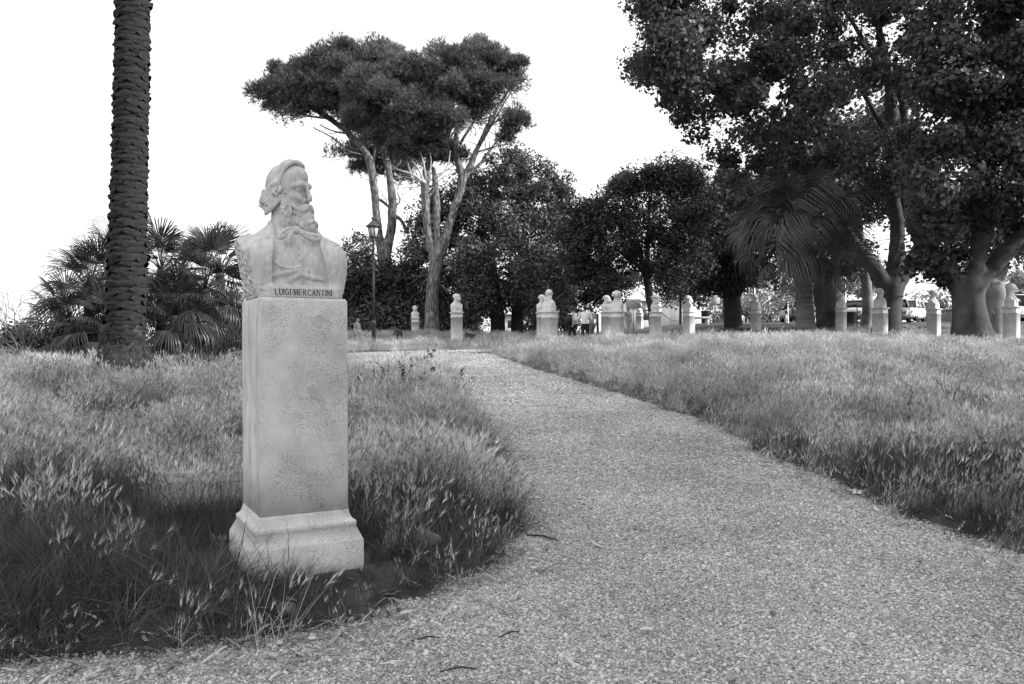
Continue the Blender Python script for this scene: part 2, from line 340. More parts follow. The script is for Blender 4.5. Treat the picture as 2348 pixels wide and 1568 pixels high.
# ------------------------------------------------------------------ signed distance sculpting
class Field:
    def __init__(s, lo, hi, h):
        s.h = h; s.ax = [np.arange(lo[i], hi[i] + h, h).astype(F32) for i in range(3)]; s.f = np.full([len(a) for a in s.ax], 1.0, F32)
    def sub(s, lo, hi):
        sl = []
        for i in range(3):
            a = max(0, int(np.searchsorted(s.ax[i], lo[i])) - 1); b = min(len(s.ax[i]), int(np.searchsorted(s.ax[i], hi[i])) + 1); sl.append(slice(a, max(b, a + 1)))
        x, y, z = s.ax[0][sl[0]][:, None, None], s.ax[1][sl[1]][None, :, None], s.ax[2][sl[2]][None, None, :]
        return tuple(sl), x, y, z
    def op(s, fn, lo, hi, k=.01, mode='u'):
        m = k + 3 * s.h
        sl, x, y, z = s.sub([v - m for v in lo], [v + m for v in hi])
        if 0 in s.f[sl].shape: return s
        d = fn(x, y, z); a = s.f[sl]; k = max(k, 1e-5)
        if mode == 'u': h = np.maximum(k - np.abs(a - d), 0) / k; s.f[sl] = np.minimum(a, d) - h * h * k * .25
        else: h = np.maximum(k - np.abs(a + d), 0) / k; s.f[sl] = np.maximum(a, -d) + h * h * k * .25
        return s
    def ell(s, c, r, k=.02, mode='u', yaw=0.0, pitch=0.0):
        cy, sy, cp, sp = math.cos(yaw), math.sin(yaw), math.cos(pitch), math.sin(pitch)
        def fn(x, y, z):
            dx, dy, dz = x - c[0], y - c[1], z - c[2]
            u = dx * cy + dy * sy; v = -dx * sy + dy * cy
            v, w = v * cp + dz * sp, -v * sp + dz * cp
            k0 = np.sqrt((u / r[0]) ** 2 + (v / r[1]) ** 2 + (w / r[2]) ** 2) + 1e-6
            k1 = np.sqrt((u / r[0] ** 2) ** 2 + (v / r[1] ** 2) ** 2 + (w / r[2] ** 2) ** 2) + 1e-6
            return k0 * (k0 - 1) / k1
        m = max(r); return s.op(fn, [v - m for v in c], [v + m for v in c], k, mode)
    def cap(s, a, b, r0, r1=None, k=.01, mode='u', flat=None):
        r1 = r0 if r1 is None else r1; a = np.asarray(a, float); b = np.asarray(b, float); ba = b - a; L2 = float(ba @ ba) + 1e-12
        def fn(x, y, z):
            px_, py_, pz_ = x - a[0], y - a[1], z - a[2]
            t = np.clip((px_ * ba[0] + py_ * ba[1] + pz_ * ba[2]) / L2, 0, 1)
            return np.sqrt((px_ - t * ba[0]) ** 2 + (py_ - t * ba[1]) ** 2 + (pz_ - t * ba[2]) ** 2) - (r0 + t * (r1 - r0))
        m = max(r0, r1); return s.op(fn, np.minimum(a, b) - m, np.maximum(a, b) + m, k, mode)
    def tube(s, P, r, k=.008, mode='u', sub=1):
        r = np.broadcast_to(np.asarray(r, float), (len(P),)); P, r = catmull(P, r, sub)
        for i in range(len(P) - 1): s.cap(P[i], P[i + 1], r[i], r[i + 1], k, mode)
        return s
    def box(s, c, d, rnd=.01, k=.01, mode='u'):
        h = [v / 2 - rnd for v in d]
        def fn(x, y, z):
            qx, qy, qz = np.abs(x - c[0]) - h[0], np.abs(y - c[1]) - h[1], np.abs(z - c[2]) - h[2]
            return np.sqrt(np.maximum(qx, 0) ** 2 + np.maximum(qy, 0) ** 2 + np.maximum(qz, 0) ** 2) + np.minimum(np.maximum(np.maximum(qx, qy), qz), 0) - rnd
        return s.op(fn, [c[i] - d[i] / 2 for i in range(3)], [c[i] + d[i] / 2 for i in range(3)], k, mode)
    def cut(s, n, off, k=.004, fn=None):
        """keep n.p < off (+ fn)"""
        x, y, z = s.ax[0][:, None, None], s.ax[1][None, :, None], s.ax[2][None, None, :]
        d = n[0] * x + n[1] * y + n[2] * z - off
        if fn is not None: d = d + fn(x, y, z)
        h = np.maximum(k - np.abs(s.f - d), 0) / k; s.f = np.maximum(s.f, d) + h * h * k * .25; return s
    def mesh(s):
        f = s.f; n = f.shape; S = lambda o: tuple(slice(o[i], n[i] - 1 + o[i]) for i in range(3))
        acc = np.zeros((n[0] - 1, n[1] - 1, n[2] - 1, 3), F32); cnt = np.zeros(acc.shape[:3], F32)
        for a in range(3):
            b, c = (a + 1) % 3, (a + 2) % 3
            for ob in (0, 1):
                for oc in (0, 1):
                    o0 = [0, 0, 0]; o0[b] = ob; o0[c] = oc; o1 = list(o0); o1[a] = 1
                    f0, f1 = f[S(o0)], f[S(o1)]; m = (f0 < 0) != (f1 < 0)
                    t = np.where(m, f0 / np.where(m, f0 - f1, 1), 0)
                    acc[..., a] += t; acc[..., b] += m * ob; acc[..., c] += m * oc; cnt += m
        act = cnt > 0; idx = np.full(act.shape, -1, np.int64); ii = np.argwhere(act); idx[act] = np.arange(len(ii))
        V = ii + acc[act] / cnt[act][:, None]
        V = np.stack([s.ax[i][0] + V[:, i] * s.h for i in range(3)], -1)
        Qs = []
        for a in range(3):
            b, c = (a + 1) % 3, (a + 2) % 3
            s0 = [slice(None)] * 3; s1 = [slice(None)] * 3; s0[a] = slice(0, n[a] - 1); s1[a] = slice(1, n[a])
            for q in (s0, s1): q[b] = slice(1, n[b] - 1); q[c] = slice(1, n[c] - 1)
            i0, i1 = f[tuple(s0)] < 0, f[tuple(s1)] < 0
            for flip, m in ((False, i0 & ~i1), (True, ~i0 & i1)):
                e = np.argwhere(m)
                if not len(e): continue
                e[:, b] += 1; e[:, c] += 1
                def cell(db, dc):
                    g = e.copy(); g[:, b] += db; g[:, c] += dc; return idx[g[:, 0], g[:, 1], g[:, 2]]
                q = np.stack([cell(-1, -1), cell(0, -1), cell(0, 0), cell(-1, 0)], -1)
                Qs.append(q[:, ::-1] if flip else q)
        return V, np.concatenate(Qs)
# ------------------------------------------------------------------ the main bust
def hero_head():
    rg = np.random.RandomState(4)
    F = Field((-.16, -.26, .33), (.16, .24, .88), .0038)
    # skull, forehead, face
    F.ell((0, .015, .69), (.098, .140, .132), .02)
    F.ell((0, -.050, .736), (.088, .092, .079), .03)
    F.ell((0, -.055, .60), (.080, .086, .135), .03)
    F.cap((0, .04, .58), (0, .05, .34), .082, .092, .03)
    for s in (-1, 1):
        F.ell((s * .058, -.078, .612), (.030, .042, .030), .03)
        F.ell((s * .080, -.045, .70), (.018, .05, .05), .03)
        F.cap((s * .014, -.140, .678), (s * .046, -.138, .684), .0115, .0115, .026)
        F.cap((s * .046, -.138, .684), (s * .080, -.100, .670), .0115, .008, .026)
        F.ell((s * .038, -.152, .655), (.027, .026, .0150), .008, 's')
        F.ell((s * .018, -.152, .655), (.011, .018, .014), .008, 's')
        F.ell((s * .039, -.116, .652), (.0205, .0205, .0175), .002)
        F.tube([(s * .017, -.133, .652), (s * .029, -.1390, .660), (s * .045, -.137, .660), (s * .064, -.116, .650)], [.0035, .0058, .0060, .0045], .003, sub=2)
        F.tube([(s * .017, -.132, .650), (s * .032, -.1365, .6445), (s * .047, -.133, .6445), (s * .062, -.117, .650)], [.003, .004, .004, .003], .003, sub=2)
        F.ell((s * .038, -.1385, .654), (.0055, .005, .0055), .003, 's')
        F.tube([(s * .020, -.134, .632), (s * .040, -.130, .622), (s * .060, -.112, .628)], .006, .012)
        # alae and nasolabial fold
        F.ell((s * .0165, -.160, .594), (.0115, .017, .0115), .006)
        F.ell((s * .009, -.172, .583), (.005, .008, .005), .004, 's')
        F.tube([(s * .029, -.156, .604), (s * .042, -.146, .582), (s * .056, -.130, .566)], [.004, .006, .004], .006, 's')
        F.tube([(s * .026, -.158, .575), (s * .043, -.142, .600), (s * .052, -.122, .612)], [.006, .010, .014], .02)
    F.tube([(0, -.142, .690), (0, -.152, .668), (0, -.170, .640), (0, -.188, .612), (0, -.194, .602)], [.013, .0105, .0125, .0140, .0140], .007)
    F.ell((0, -.192, .598), (.0150, .0165, .0135), .006)
    F.cap((0, -.160, .588), (0, -.178, .588), .008, .008, .006)
    # brow frown lines
    for s in (-1, 1): F.tube([(s * .007, -.152, .688), (s * .005, -.149, .702)], .0022, .004, 's')
    # mouth and moustache
    F.ell((0, -.118, .545), (.046, .045, .042), .02)
    for s in (-1, 1):
        for j in range(5):
            o = (j - 2) * .0048 - .0022
            F.tube([(s * .003, -.172 - .006 * (2 - abs(j - 2)), .559 + o * .7), (s * .024, -.188 + .0015 * j, .553 + o), (s * .050, -.180 + .002 * j, .541 + o * 1.1),
                    (s * .072, -.152, .531 + o * .9), (s * .092, -.122, .545 + o * .3)], [.008, .0115, .0120, .009, .004], .002, sub=2)
    F.tube([(-.052, -.150, .522), (-.028, -.168, .531), (0, -.174, .536), (.028, -.168, .531), (.052, -.150, .522)], [.006, .010, .011, .010, .006], .003, 's')
    F.tube([(-.020, -.158, .519), (0, -.165, .520), (.020, -.158, .519)], .0075, .006)
    # beard masses
    F.ell((0, -.122, .478), (.080, .080, .078), .02)
    F.ell((0, -.164, .438), (.074, .064, .058), .025)
    F.ell((0, -.160, .405), (.052, .050, .034), .025)
    for s in (-1, 1):
        F.ell((s * .058, -.062, .535), (.036, .056, .062), .02)
        F.ell((s * .054, -.060, .478), (.046, .066, .056), .02)
        F.cap((s * .091, -.020, .640), (s * .084, -.040, .540), .011, .022, .02)
        F.ell((s * .066, -.022, .525), (.034, .046, .062), .02); F.ell((s * .058, -.020, .470), (.036, .046, .045), .02)
    # beard curls: S-shaped locks half sunk into the masses
    def onmass(c, r, d): return np.array(c) + np.array(r) * d
    masses = [((0, -.122, .478), (.082, .082, .080), 70), ((0, -.164, .438), (.075, .066, .058), 66), ((0, -.160, .407), (.054, .052, .036), 30), ((-.060, -.062, .505), (.045, .064, .085), 80), ((.060, -.062, .505), (.045, .064, .085), 30), ((-.088, -.028, .59), (.016, .026, .05), 12), ((-.066, -.022, .50), (.037, .048, .085), 50)]
    for c, r, n in masses:
        for _ in range(n):
            d = rg.normal(size=3); d[1] = -abs(d[1]) * 1.1 + .3 * rg.rand(); d /= np.linalg.norm(d)
            p = onmass(c, r, d) - d * .003
            if p[2] > .512 and abs(p[0]) < .048: continue
            out = np.array([.55 * np.tanh(p[0] / .03), 0, 0])
            down = np.array([0, -.30, -1.0]) + out * (.6 + .6 * rg.rand()) * (p[1] < -.12); down -= d * (down @ d); down /= np.linalg.norm(down)
            side = np.cross(d, down); w = rg.choice([-1, 1]) * rg.uniform(.5, 1.0); L = rg.uniform(.022, .046); q = rg.uniform(.0050, .0088)
            P = [p - d * .002, p + down * L * .35 + side * w * L * .22 + d * .003, p + down * L * .7 + side * w * L * .05 + d * .003, p + down * L - side * w * L * .2 + d * .001]
            F.tube(P, [q * .7, q, q * .95, q * .5], .0045, sub=2)
    for _ in range(110):                                                    # drilled hollows between the curls
        c, r, n = masses[rg.randint(5)]; d = rg.normal(size=3); d[1] = -abs(d[1]); d /= np.linalg.norm(d); p = onmass(c, np.array(r) * 1.03, d)
        if p[2] > .51 and abs(p[0]) < .055: continue
        dn = np.array([.5 * rg.normal(), 0, -1]); dn -= d * (dn @ d)
        F.cap(p, p + dn * rg.uniform(.008, .022), .0050, .0030, .003, 's')
    # hair cap with a hairline
    def hairfn(x, y, z):
        k0 = np.sqrt((x / .113) ** 2 + ((y - .032) / .143) ** 2 + ((z - .697) / .129) ** 2); d = (k0 - 1) * .115
        line = -.020 - .050 * np.clip(1 - (x / .10) ** 2, 0, 1) * sstep((z - .70) / .06)
        q = z * .72 + y * .62 - .10 * np.abs(x); wv = np.sin(y * 38 + z * 21) * 1.2 + np.sin(y * 17 - z * 31 + 1.0)
        low = np.clip((.74 - z) / .12, 0, 1)
        st = .0018 * np.sin(q * 300 + wv) + (.0022 + .003 * low) * np.sin(q * 165 + 1.5 * wv) + .004 * low * np.sin(q * 70 + 2 * wv)
        return np.maximum(np.maximum(d + st, line - y), (.555 - .30 * np.clip(y, 0, .2) + .35 * np.maximum(0, -y) - z) * .8)
    F.op(hairfn, (-.12, -.11, .49), (.12, .18, .84), .006)
    # wave of hair along the parting
    F.tube([(-.108, -.012, .685), (-.107, -.024, .735), (-.094, -.048, .788), (-.060, -.068, .818), (-.018, -.078, .830), (.025, -.078, .829), (.065, -.058, .809), (.099, -.024, .755)], [.008, .011, .014, .015, .015, .014, .011, .008], .004, sub=3)
    F.tube([(-.099, .012, .748), (-.078, -.012, .800), (-.03, -.026, .828), (.02, -.030, .831), (.07, -.016, .808)], [.010, .018, .019, .017, .012], .014, sub=3)
    F.tube([(-.060, -.050, .828), (-.030, -.090, .824), (.008, -.108, .812), (.045, -.100, .797)], [.005, .011, .012, .004], .005, sub=3)
    F.tube([(-.101, -.014, .730), (-.082, -.036, .792), (-.042, -.048, .826), (.00, -.054, .834)], .0050, .005, 's', sub=3)
    for s in (-1, 1):
        # locks swept back over the ear, sunk into the cap
        for j in range(8):
            z0 = .735 - .019 * j; rr = .013 + .003 * rg.rand()
            F.tube([(s * .094, -.026 + .002 * j, z0), (s * .104, .010 + .01 * rg.rand(), z0 - .022), (s * (.110 + .004 * rg.rand()), .052, z0 - .050), (s * .104, .098 + .012 * rg.rand(), z0 - .078), (s * .080, .138, z0 - .098 + .012 * rg.rand())],
                   [rr * .5, rr * .9, rr * 1.1, rr, rr * .6], .006, sub=2)
        # thick curls in front of, over and behind the ear
        for (y0, z0, q, tw) in ((-.010, .652, .020, 1), (.018, .668, .020, -1), (.045, .640, .020, 1), (.012, .628, .014, -1), (.078, .620, .022, -1), (.055, .595, .018, 1), (.105, .590, .022, 1), (.085, .560, .018, -1), (.118, .548, .016, 1)):
            a = np.linspace(0, 4.4, 8) * tw + rg.rand() * 1.5 + 1.2
            F.tube([(s * (.117 - .30 * max(0, y0 - .06) + .004 * math.sin(t * 2)), y0 + q * .80 * math.cos(t), z0 + q * .66 * math.sin(t)) for t in a], np.linspace(.0125, .007, 8), .003)
        F.ell((s * .122, .034, .618), (.024, .016, .011), .004, 's'); F.ell((s * .118, .066, .585), (.020, .015, .009), .004, 's'); F.ell((s * .112, .100, .616), (.018, .014, .007), .004, 's'); F.ell((s * .118, .010, .640), (.014, .010, .006), .004, 's'); F.ell((s * .110, .090, .560), (.016, .012, .007), .004, 's')
        F.tube([(s * .102, -.006, .716), (s * .112, .006, .696), (s * .120, .022, .690), (s * .121, .050, .676), (s * .114, .085, .655)], [.008, .013, .015, .014, .010], .004, sub=2)
        # nape locks, a few flicking outwards
        for j in range(7):
            y0 = .045 + .016 * j; zb = .525 + .006 * j + .016 * rg.rand(); fl = .02 if j in (6,) else .0
            F.tube([(s * .106, y0, .630), (s * .110, y0 + .012, .588), (s * (.104 - .004 * j), y0 + .020, zb + .026), (s * (.098 - .007 * j), y0 + .028 + .004 * j, zb + .004), (s * (.090 - .009 * j), y0 + .040 + .006 * j + fl, zb + .004 + fl * .6)],
                   [.012, .014, .014, .011, .005], .006, sub=2)
        F.ell((s * .098, .016, .594), (.009, .016, .028), .006)
        F.ell((s * .106, .012, .596), (.004, .008, .014), .004, 's')
    for j in range(8):
        x0 = -.075 + .0215 * j
        F.tube([(x0, .160, .66), (x0 * 1.05, .166, .61), (x0 * 1.05, .152, .565), (x0, .155, .545 + .01 * rg.rand()), (x0 * .95, .172, .562)], [.012, .014, .012, .009, .004], .006, sub=2)
    F.cut((0, 0, -1), -.345)
    return F.mesh()
def hero_torso():
    F = Field((-.38, -.30, -.02), (.36, .32, .52), .0046)
    F.box((0, .02, .12), (.60, .44, .40), .09, .02)
    F.ell((0, -.02, .20), (.33, .235, .175), .05)
    F.cap((-.29, .06, .245), (.29, .06, .225), .105, .095, .05)
    for s, zz in ((-1, .335), (1, .305)):
        F.cap((s * .05, .075, .385), (s * .30, .07, zz - .055), .072, .062, .05)
    for s in (-1, 1): F.cap((s * .115, .05, .375), (s * .205, -.085, .215), .062, .105, .06)
    # waistcoat opening: everything between the jacket edges sits 16 mm back
    edge_l = lambda z: -.182 + .03 * np.clip((z - .22) / .2, 0, 1)
    edge_r = lambda z: .190 - .065 * np.clip((z - .03) / .25, 0, 1)
    def opening(x, y, z):
        wob = .004 * np.sin(z * 26)
        side = np.maximum(edge_l(z) + wob - x, x - edge_r(z) + wob)
        return np.maximum(np.maximum(side, y + .06), .0 - z) + 0 * y
    def vest(x, y, z):                                                     # the body again, a little thinner
        k0 = np.sqrt((x / .32) ** 2 + ((y + .012) / .212) ** 2 + ((z - .16) / .235) ** 2); return (k0 - 1) * .2
    x, y, z = F.ax[0][:, None, None], F.ax[1][None, :, None], F.ax[2][None, None, :]
    F.f = np.maximum(F.f, -opening(x, y, z))
    F.op(vest, (-.26, -.28, -.02), (.26, .06, .42), .004)
    F.cap((0, .055, .355), (0, .055, .28), .112, .145, .04)
    # shirt collar standing round the neck, then the jacket collar
    a = np.linspace(-2.75, 2.75, 15)
    F.tube([(-.012 + .101 * math.sin(t), .047 - .108 * math.cos(t), .402 + .034 * (1 - math.cos(t)) * .5 - .016 * math.cos(t)) for t in a], .0135, .008)
    F.tube([(-.012 + .107 * math.sin(t), .046 - .114 * math.cos(t), .386 + .034 * (1 - math.cos(t)) * .5 - .018 * math.cos(t)) for t in a], .016, .012)
    # jacket front edges: a raised lip
    zz = np.linspace(0.02, .33, 10)
    def ysurf(xv, zv):
        i = min(len(F.ax[0]) - 1, int(round((xv - F.ax[0][0]) / F.h))); k = min(len(F.ax[2]) - 1, int(round((zv - F.ax[2][0]) / F.h)))
        col = np.nonzero(F.f[i, :, k] < 0)[0]
        return float(F.ax[1][col[0]]) if len(col) else 0.0
    for s in (-1, 1):
        F.tube([(s * .02, .165, .468), (s * .080, .138, .466), (s * .124, .070, .446), (s * .142, -.02, .395), (s * .150, ysurf(s * .150, .335) + .01, .345), (s * (.162 if s < 0 else .135), ysurf(s * .16, .285) + .006, .285)], [.017, .019, .019, .017, .014, .008], .02, sub=2)
    F.tube([(float(edge_l(v)) - .006, ysurf(float(edge_l(v)) - .012, v) + .004, v) for v in zz], .0085, .008)
    F.tube([(float(edge_r(v)) + .006, ysurf(float(edge_r(v)) + .012, v) + .004, v) for v in zz], .0075, .008)
    # lapels: flat plates with a notch
    for s in (-1, 1):
        pts = [(.165, .36), (.20, .335), (.25, .315), (.235, .285), (.205, .20), (.19, .10)]
        F.tube([(s * u, ysurf(s * u, v) + .008, v) for u, v in pts], [.010, .012, .009, .010, .012, .010], .014, sub=2)
        F.tube([(s * .262, ysurf(s * .262, .318), .322), (s * .225, ysurf(s * .225, .31), .306), (s * .20, ysurf(s * .2, .305), .318)], .0042, .004, 's', sub=2)
    def yv(xv, zv): return -.012 - .212 * math.sqrt(max(.02, 1 - (xv / .32) ** 2 - ((zv - .16) / .235) ** 2))
    # waistcoat: centre closing, neckline, buttons, chain and folds
    c0 = -.012
    F.tube([(c0, yv(c0, v), v) for v in (.30, .24, .18, .10, .05)], .0030, .005, 's')
    F.tube([(c0 + .009, yv(c0, v) - .001, v) for v in (.28, .22, .16, .10, .05)], .005, .008)
    F.tube([(-.085, yv(-.085, .33), .33), (-.055, yv(-.055, .27), .265), (c0, yv(c0, .215), .212)], .006, .007, sub=2)
    F.tube([(.085, yv(.085, .33), .33), (.05, yv(.05, .28), .275), (c0, yv(c0, .215), .212)], .006, .007, sub=2)
    F.tube([(-.03, yv(-.03, .33) - .002, .345), (-.02, yv(-.02, .28), .28)], .004, .006)
    F.tube([(.018, yv(.018, .33) - .002, .345), (.008, yv(0, .28), .28)], .004, .006)
    for v in (.255, .155): F.ell((c0 + .045 if v < .2 else c0, yv(c0 + .04, v) - .001, v), (.012, .006, .012), .003)
    F.tube([(-.165, yv(-.165, .20) - .004, .20), (-.12, yv(-.12, .175) - .003, .172), (-.06, yv(-.06, .165) - .003, .166), (c0, yv(c0, .18) - .003, .178)], .0050, .005, sub=3)
    F.tube([(-.165, yv(-.165, .13), .125), (-.09, yv(-.09, .14), .14), (c0, yv(c0, .16), .158)], .007, .014, sub=2)
    F.tube([(-.15, yv(-.15, .07), .07), (-.07, yv(-.07, .09), .098), (c0, yv(c0, .135), .135)], .008, .018, sub=2)
    F.tube([(.0, yv(0, .13), .135), (.06, yv(.06, .115), .115), (.14, yv(.14, .10), .105)], .008, .018, sub=2)
    F.tube([(.03, yv(.03, .08), .090), (.09, yv(.09, .075), .078), (.165, yv(.165, .08), .085)], .006, .015, sub=2)
    F.tube([(.095, yv(.095, .10) - .004, .098), (.128, yv(.128, .10) - .003, .096)], .0045, .008, 's')
    # bow tie
    F.ell((-.030, -.186, .385), (.026, .021, .024), .006)
    def wing(P, rr):
        for o in (-1, 0, 1):
            F.tube([(a, b - .003 * (o == 0), c + o * w * .55) for (a, b, c), w in zip(P, rr)], [w * .62 for w in rr], .007, sub=2)
    wing([(-.045, -.190, .385), (-.085, -.200, .375), (-.115, -.198, .352), (-.135, -.188, .338)], [.012, .020, .020, .010])
    F.tube([(-.05, -.195, .380), (-.07, -.207, .350), (-.085, -.208, .322), (-.078, -.212, .300)], [.012, .013, .012, .006], .006, sub=2)
    wing([(-.012, -.190, .382), (.030, -.200, .358), (.070, -.196, .350), (.105, -.178, .352), (.128, -.160, .348)], [.011, .018, .022, .020, .008])
    F.tube([(-.05, -.205, .392), (-.09, -.214, .375), (-.12, -.207, .350)], .003, .006, 's', sub=2)
    F.tube([(.02, -.214, .365), (.06, -.214, .352), (.1, -.195, .352)], .003, .006, 's', sub=2)
    # rough stone at the lower jacket corners
    n3 = lambda x, y, z: .010 * snoise(x, y, z, 9, 3, 3) + .006 * snoise(x, y, z, 28, 4, 2)
    x, y, z = F.ax[0][:, None, None], F.ax[1][None, :, None], F.ax[2][None, None, :]
    low = np.clip(1 - z / .11, 0, 1) * np.clip((np.abs(x) - .18) / .03, 0, 1)
    F.f = F.f + low * (np.abs(snoise(x, y, z, 11, 8, 3)) * .016).astype(F32)
    # arms cut away: rough sawn sides, a flat plate for the name, flat underside and back
    F.cut((-1, .0, 0), .262, .006, lambda x, y, z: -.235 * np.clip(z, 0, .36) + n3(x, y, z))
    F.cut((1, 0, 0), .266, .008, lambda x, y, z: -.36 * np.clip(z, 0, .12) + .10 * np.clip(z - .14, 0, .3) + n3(x, y, z) * .8)
    F.cut((0, 1, 0), .265, .01, n3)
    F.cut((0, -1, 0), .262, .004)
    F.box((.012, -.188, .024), (.42, .094, .070), .012, .045)
    F.cut((0, 0, -1), 0.0, .006)
    return F.mesh()
HERO_C = Vector((-1.395, 5.094)); HERO_YAW = R(29); HERO_Z = .070
LETTERS = {'L': [[(0, 1), (0, 0)], [(0, 0), (.62, 0)]], 'U': [[(0, 1), (0, .3), (.1, .06), (.33, 0), (.56, .06), (.66, .3), (.66, 1)]], 'I': [[(0, 1), (0, 0)]],
           'G': [[(.72, .82), (.55, .97), (.36, 1), (.12, .84), (0, .5), (.12, .14), (.38, 0), (.6, .04), (.74, .16), (.74, .45)], [(.5, .45), (.82, .45)]],
           'M': [[(.0, 0), (.08, 1)], [(.08, 1), (.46, 0)], [(.46, 0), (.84, 1)], [(.84, 1), (.92, 0)]], 'E': [[(0, 1), (0, 0)], [(0, 1), (.58, 1)], [(0, .52), (.46, .52)], [(0, 0), (.6, 0)]],
           'R': [[(0, 0), (0, 1)], [(0, 1), (.4, 1), (.58, .88), (.58, .66), (.4, .52), (0, .52)], [(.3, .52), (.68, 0)]], 'C': [[(.7, .82), (.54, .97), (.36, 1), (.12, .84), (0, .5), (.12, .14), (.38, 0), (.58, .04), (.7, .18)]],
           'A': [[(0, 0), (.4, 1)], [(.4, 1), (.8, 0)], [(.16, .36), (.64, .36)]], 'N': [[(0, 0), (0, 1)], [(0, 1), (.68, 0)], [(.68, 0), (.68, 1)]], 'T': [[(.36, 1), (.36, 0)], [(0, 1), (.72, 1)]]}
SERIF = {'L': [(0, 1)], 'U': [(0, 1), (.66, 1)], 'I': [(0, 0), (0, 1)], 'M': [(0, 0), (.92, 0), (.06, 1), (.86, 1)], 'E': [], 'R': [(0, 0), (.7, 0)], 'A': [(0, 0), (.8, 0)], 'N': [(0, 0), (0, 1), (.68, 1)], 'T': [(.36, 0)], 'G': [], 'C': []}
def lettering(text, width, h, th=.0042):
    mb = MB(); adv = {k: max(p[0] for s_ in v for p in s_) + .34 for k, v in LETTERS.items()}; adv[' '] = .42
    tot = sum(adv[c] for c in text) - .34; sx = width / tot; cx = 0.0
    def ribbon(P, w):
        P = np.array(P, float); T = np.gradient(P, axis=0) if len(P) > 2 else np.repeat(P[1:] - P[:1], 2, 0)
        T /= np.linalg.norm(T, axis=1, keepdims=True); N = np.stack([-T[:, 1], T[:, 0]], -1) * w / 2
        A, B = P + N, P - N; n = len(P)
        f = [[x_, 0, z_] for x_, z_ in A] + [[x_, 0, z_] for x_, z_ in B]; b = [[x_, .0025, z_] for x_, z_ in A] + [[x_, .0025, z_] for x_, z_ in B]
        Q = []
        for i in range(n - 1):
            Q += [[i, n + i, n + i + 1, i + 1], [i, i + 1, 2 * n + i + 1, 2 * n + i], [n + i + 1, n + i, 3 * n + i, 3 * n + i + 1]]
        mb.add(f + b, Q)
    for c in text:
        if c != ' ':
            for k, s_ in enumerate(LETTERS[c]):
                thin = (c in 'AMN' and k in (0,)) or (c == 'M' and k == 2) or (c in 'ET' and k >= 1) or (c == 'N' and k == 2)
                ribbon([((cx + u) * sx, v * h) for u, v in s_], th * (.7 if thin else 1.15))
            for u, v in SERIF[c]: ribbon([((cx + u) * sx - .0055, v * h), ((cx + u) * sx + .0055, v * h)], th * .55)
        cx += adv[c]
    return mb
def travertine(name, vertical):
    m = mat(name, .56, .75, .10, 2.2, 0, spec=.25, fine=.07, fscale=9)
    nt = m.node_tree; L = nt.links; b = nt.nodes['Principled BSDF']; cb = [n for n in nt.nodes if n.type == 'COMBINE_COLOR'][0]; tc = [n for n in nt.nodes if n.type == 'TEX_COORD'][0]
    cur = cb.inputs[0].links[0].from_socket
    def mapped(sc): mp = nd(nt, 'ShaderNodeMapping'); mp.inputs['Scale'].default_value = sc; L.new(tc.outputs['Object'], mp.inputs[0]); return mp.outputs[0]
    def noise(sc, scale, det=4): n = nd(nt, 'ShaderNodeTexNoise'); n.inputs['Scale'].default_value = scale; n.inputs['Detail'].default_value = det; L.new(mapped(sc), n.inputs[0]); return n.outputs[0]
    def rng(src, a, b_, lo, hi): r = nd(nt, 'ShaderNodeMapRange'); r.inputs[1].default_value = a; r.inputs[2].default_value = b_; r.inputs[3].default_value = lo; r.inputs[4].default_value = hi; L.new(src, r.inputs[0]); return r.outputs[0]
    def mul(a, b_): q = nd(nt, 'ShaderNodeMath', operation='MULTIPLY'); L.new(a, q.inputs[0]); L.new(b_, q.inputs[1]); return q.outputs[0]
    st = (1.0, 1.0, .05) if vertical else (1.0, 1.0, 2.2)
    pits = noise(st, 90 if vertical else 105, 3); zone = noise((1, 1, .25 if vertical else .8), 4.5 if not vertical else 14, 2)
    pit = rng(pits, .57, .64, 0, 1); zn = rng(zone, .36, .60, .12, 1); p = mul(pit, zn)
    cur = mul(cur, rng(p, 0, 1, 1, .45))
    band = noise((1, 1, .04) if vertical else (.7, .7, 1.6), 16 if vertical else 5, 4); cur = mul(cur, rng(band, .3, .7, .80 if vertical else .92, 1.12 if vertical else 1.08))
    patch = noise((1, 1, 1), 6.5, 2.5); cur = mul(cur, rng(patch, .66, .67, 1, .84))
    stain = noise((.8, .8, .5), 6, 6); cur = mul(cur, rng(stain, .48, .75, 1.04, .84))
    for i in range(3): L.new(cur, cb.inputs[i])
    inv = nd(nt, 'ShaderNodeMath', operation='SUBTRACT'); inv.inputs[0].default_value = 1; L.new(p, inv.inputs[1])
    ad = nd(nt, 'ShaderNodeMath', operation='ADD'); L.new(inv.outputs[0], ad.inputs[0]); L.new(rng(noise((1, 1, 1), 130, 3), 0, 1, 0, .35), ad.inputs[1])
    bp = nd(nt, 'ShaderNodeBump'); bp.inputs['Strength'].default_value = .55; bp.inputs['Distance'].default_value = .005; L.new(ad.outputs[0], bp.inputs['Height']); L.new(bp.outputs[0], b.inputs['Normal'])
    return m
M_trav = travertine('travertine_cross_grain', False); M_trav_v = travertine('travertine_along_grain', True)
def rough_marble():
    m = mat('rough_sawn_marble', .50, .85, .22, 9, 1.0, 26, fine=.35, fscale=24, stretch=(1, 1, .55)); return m
M_rough = rough_marble()
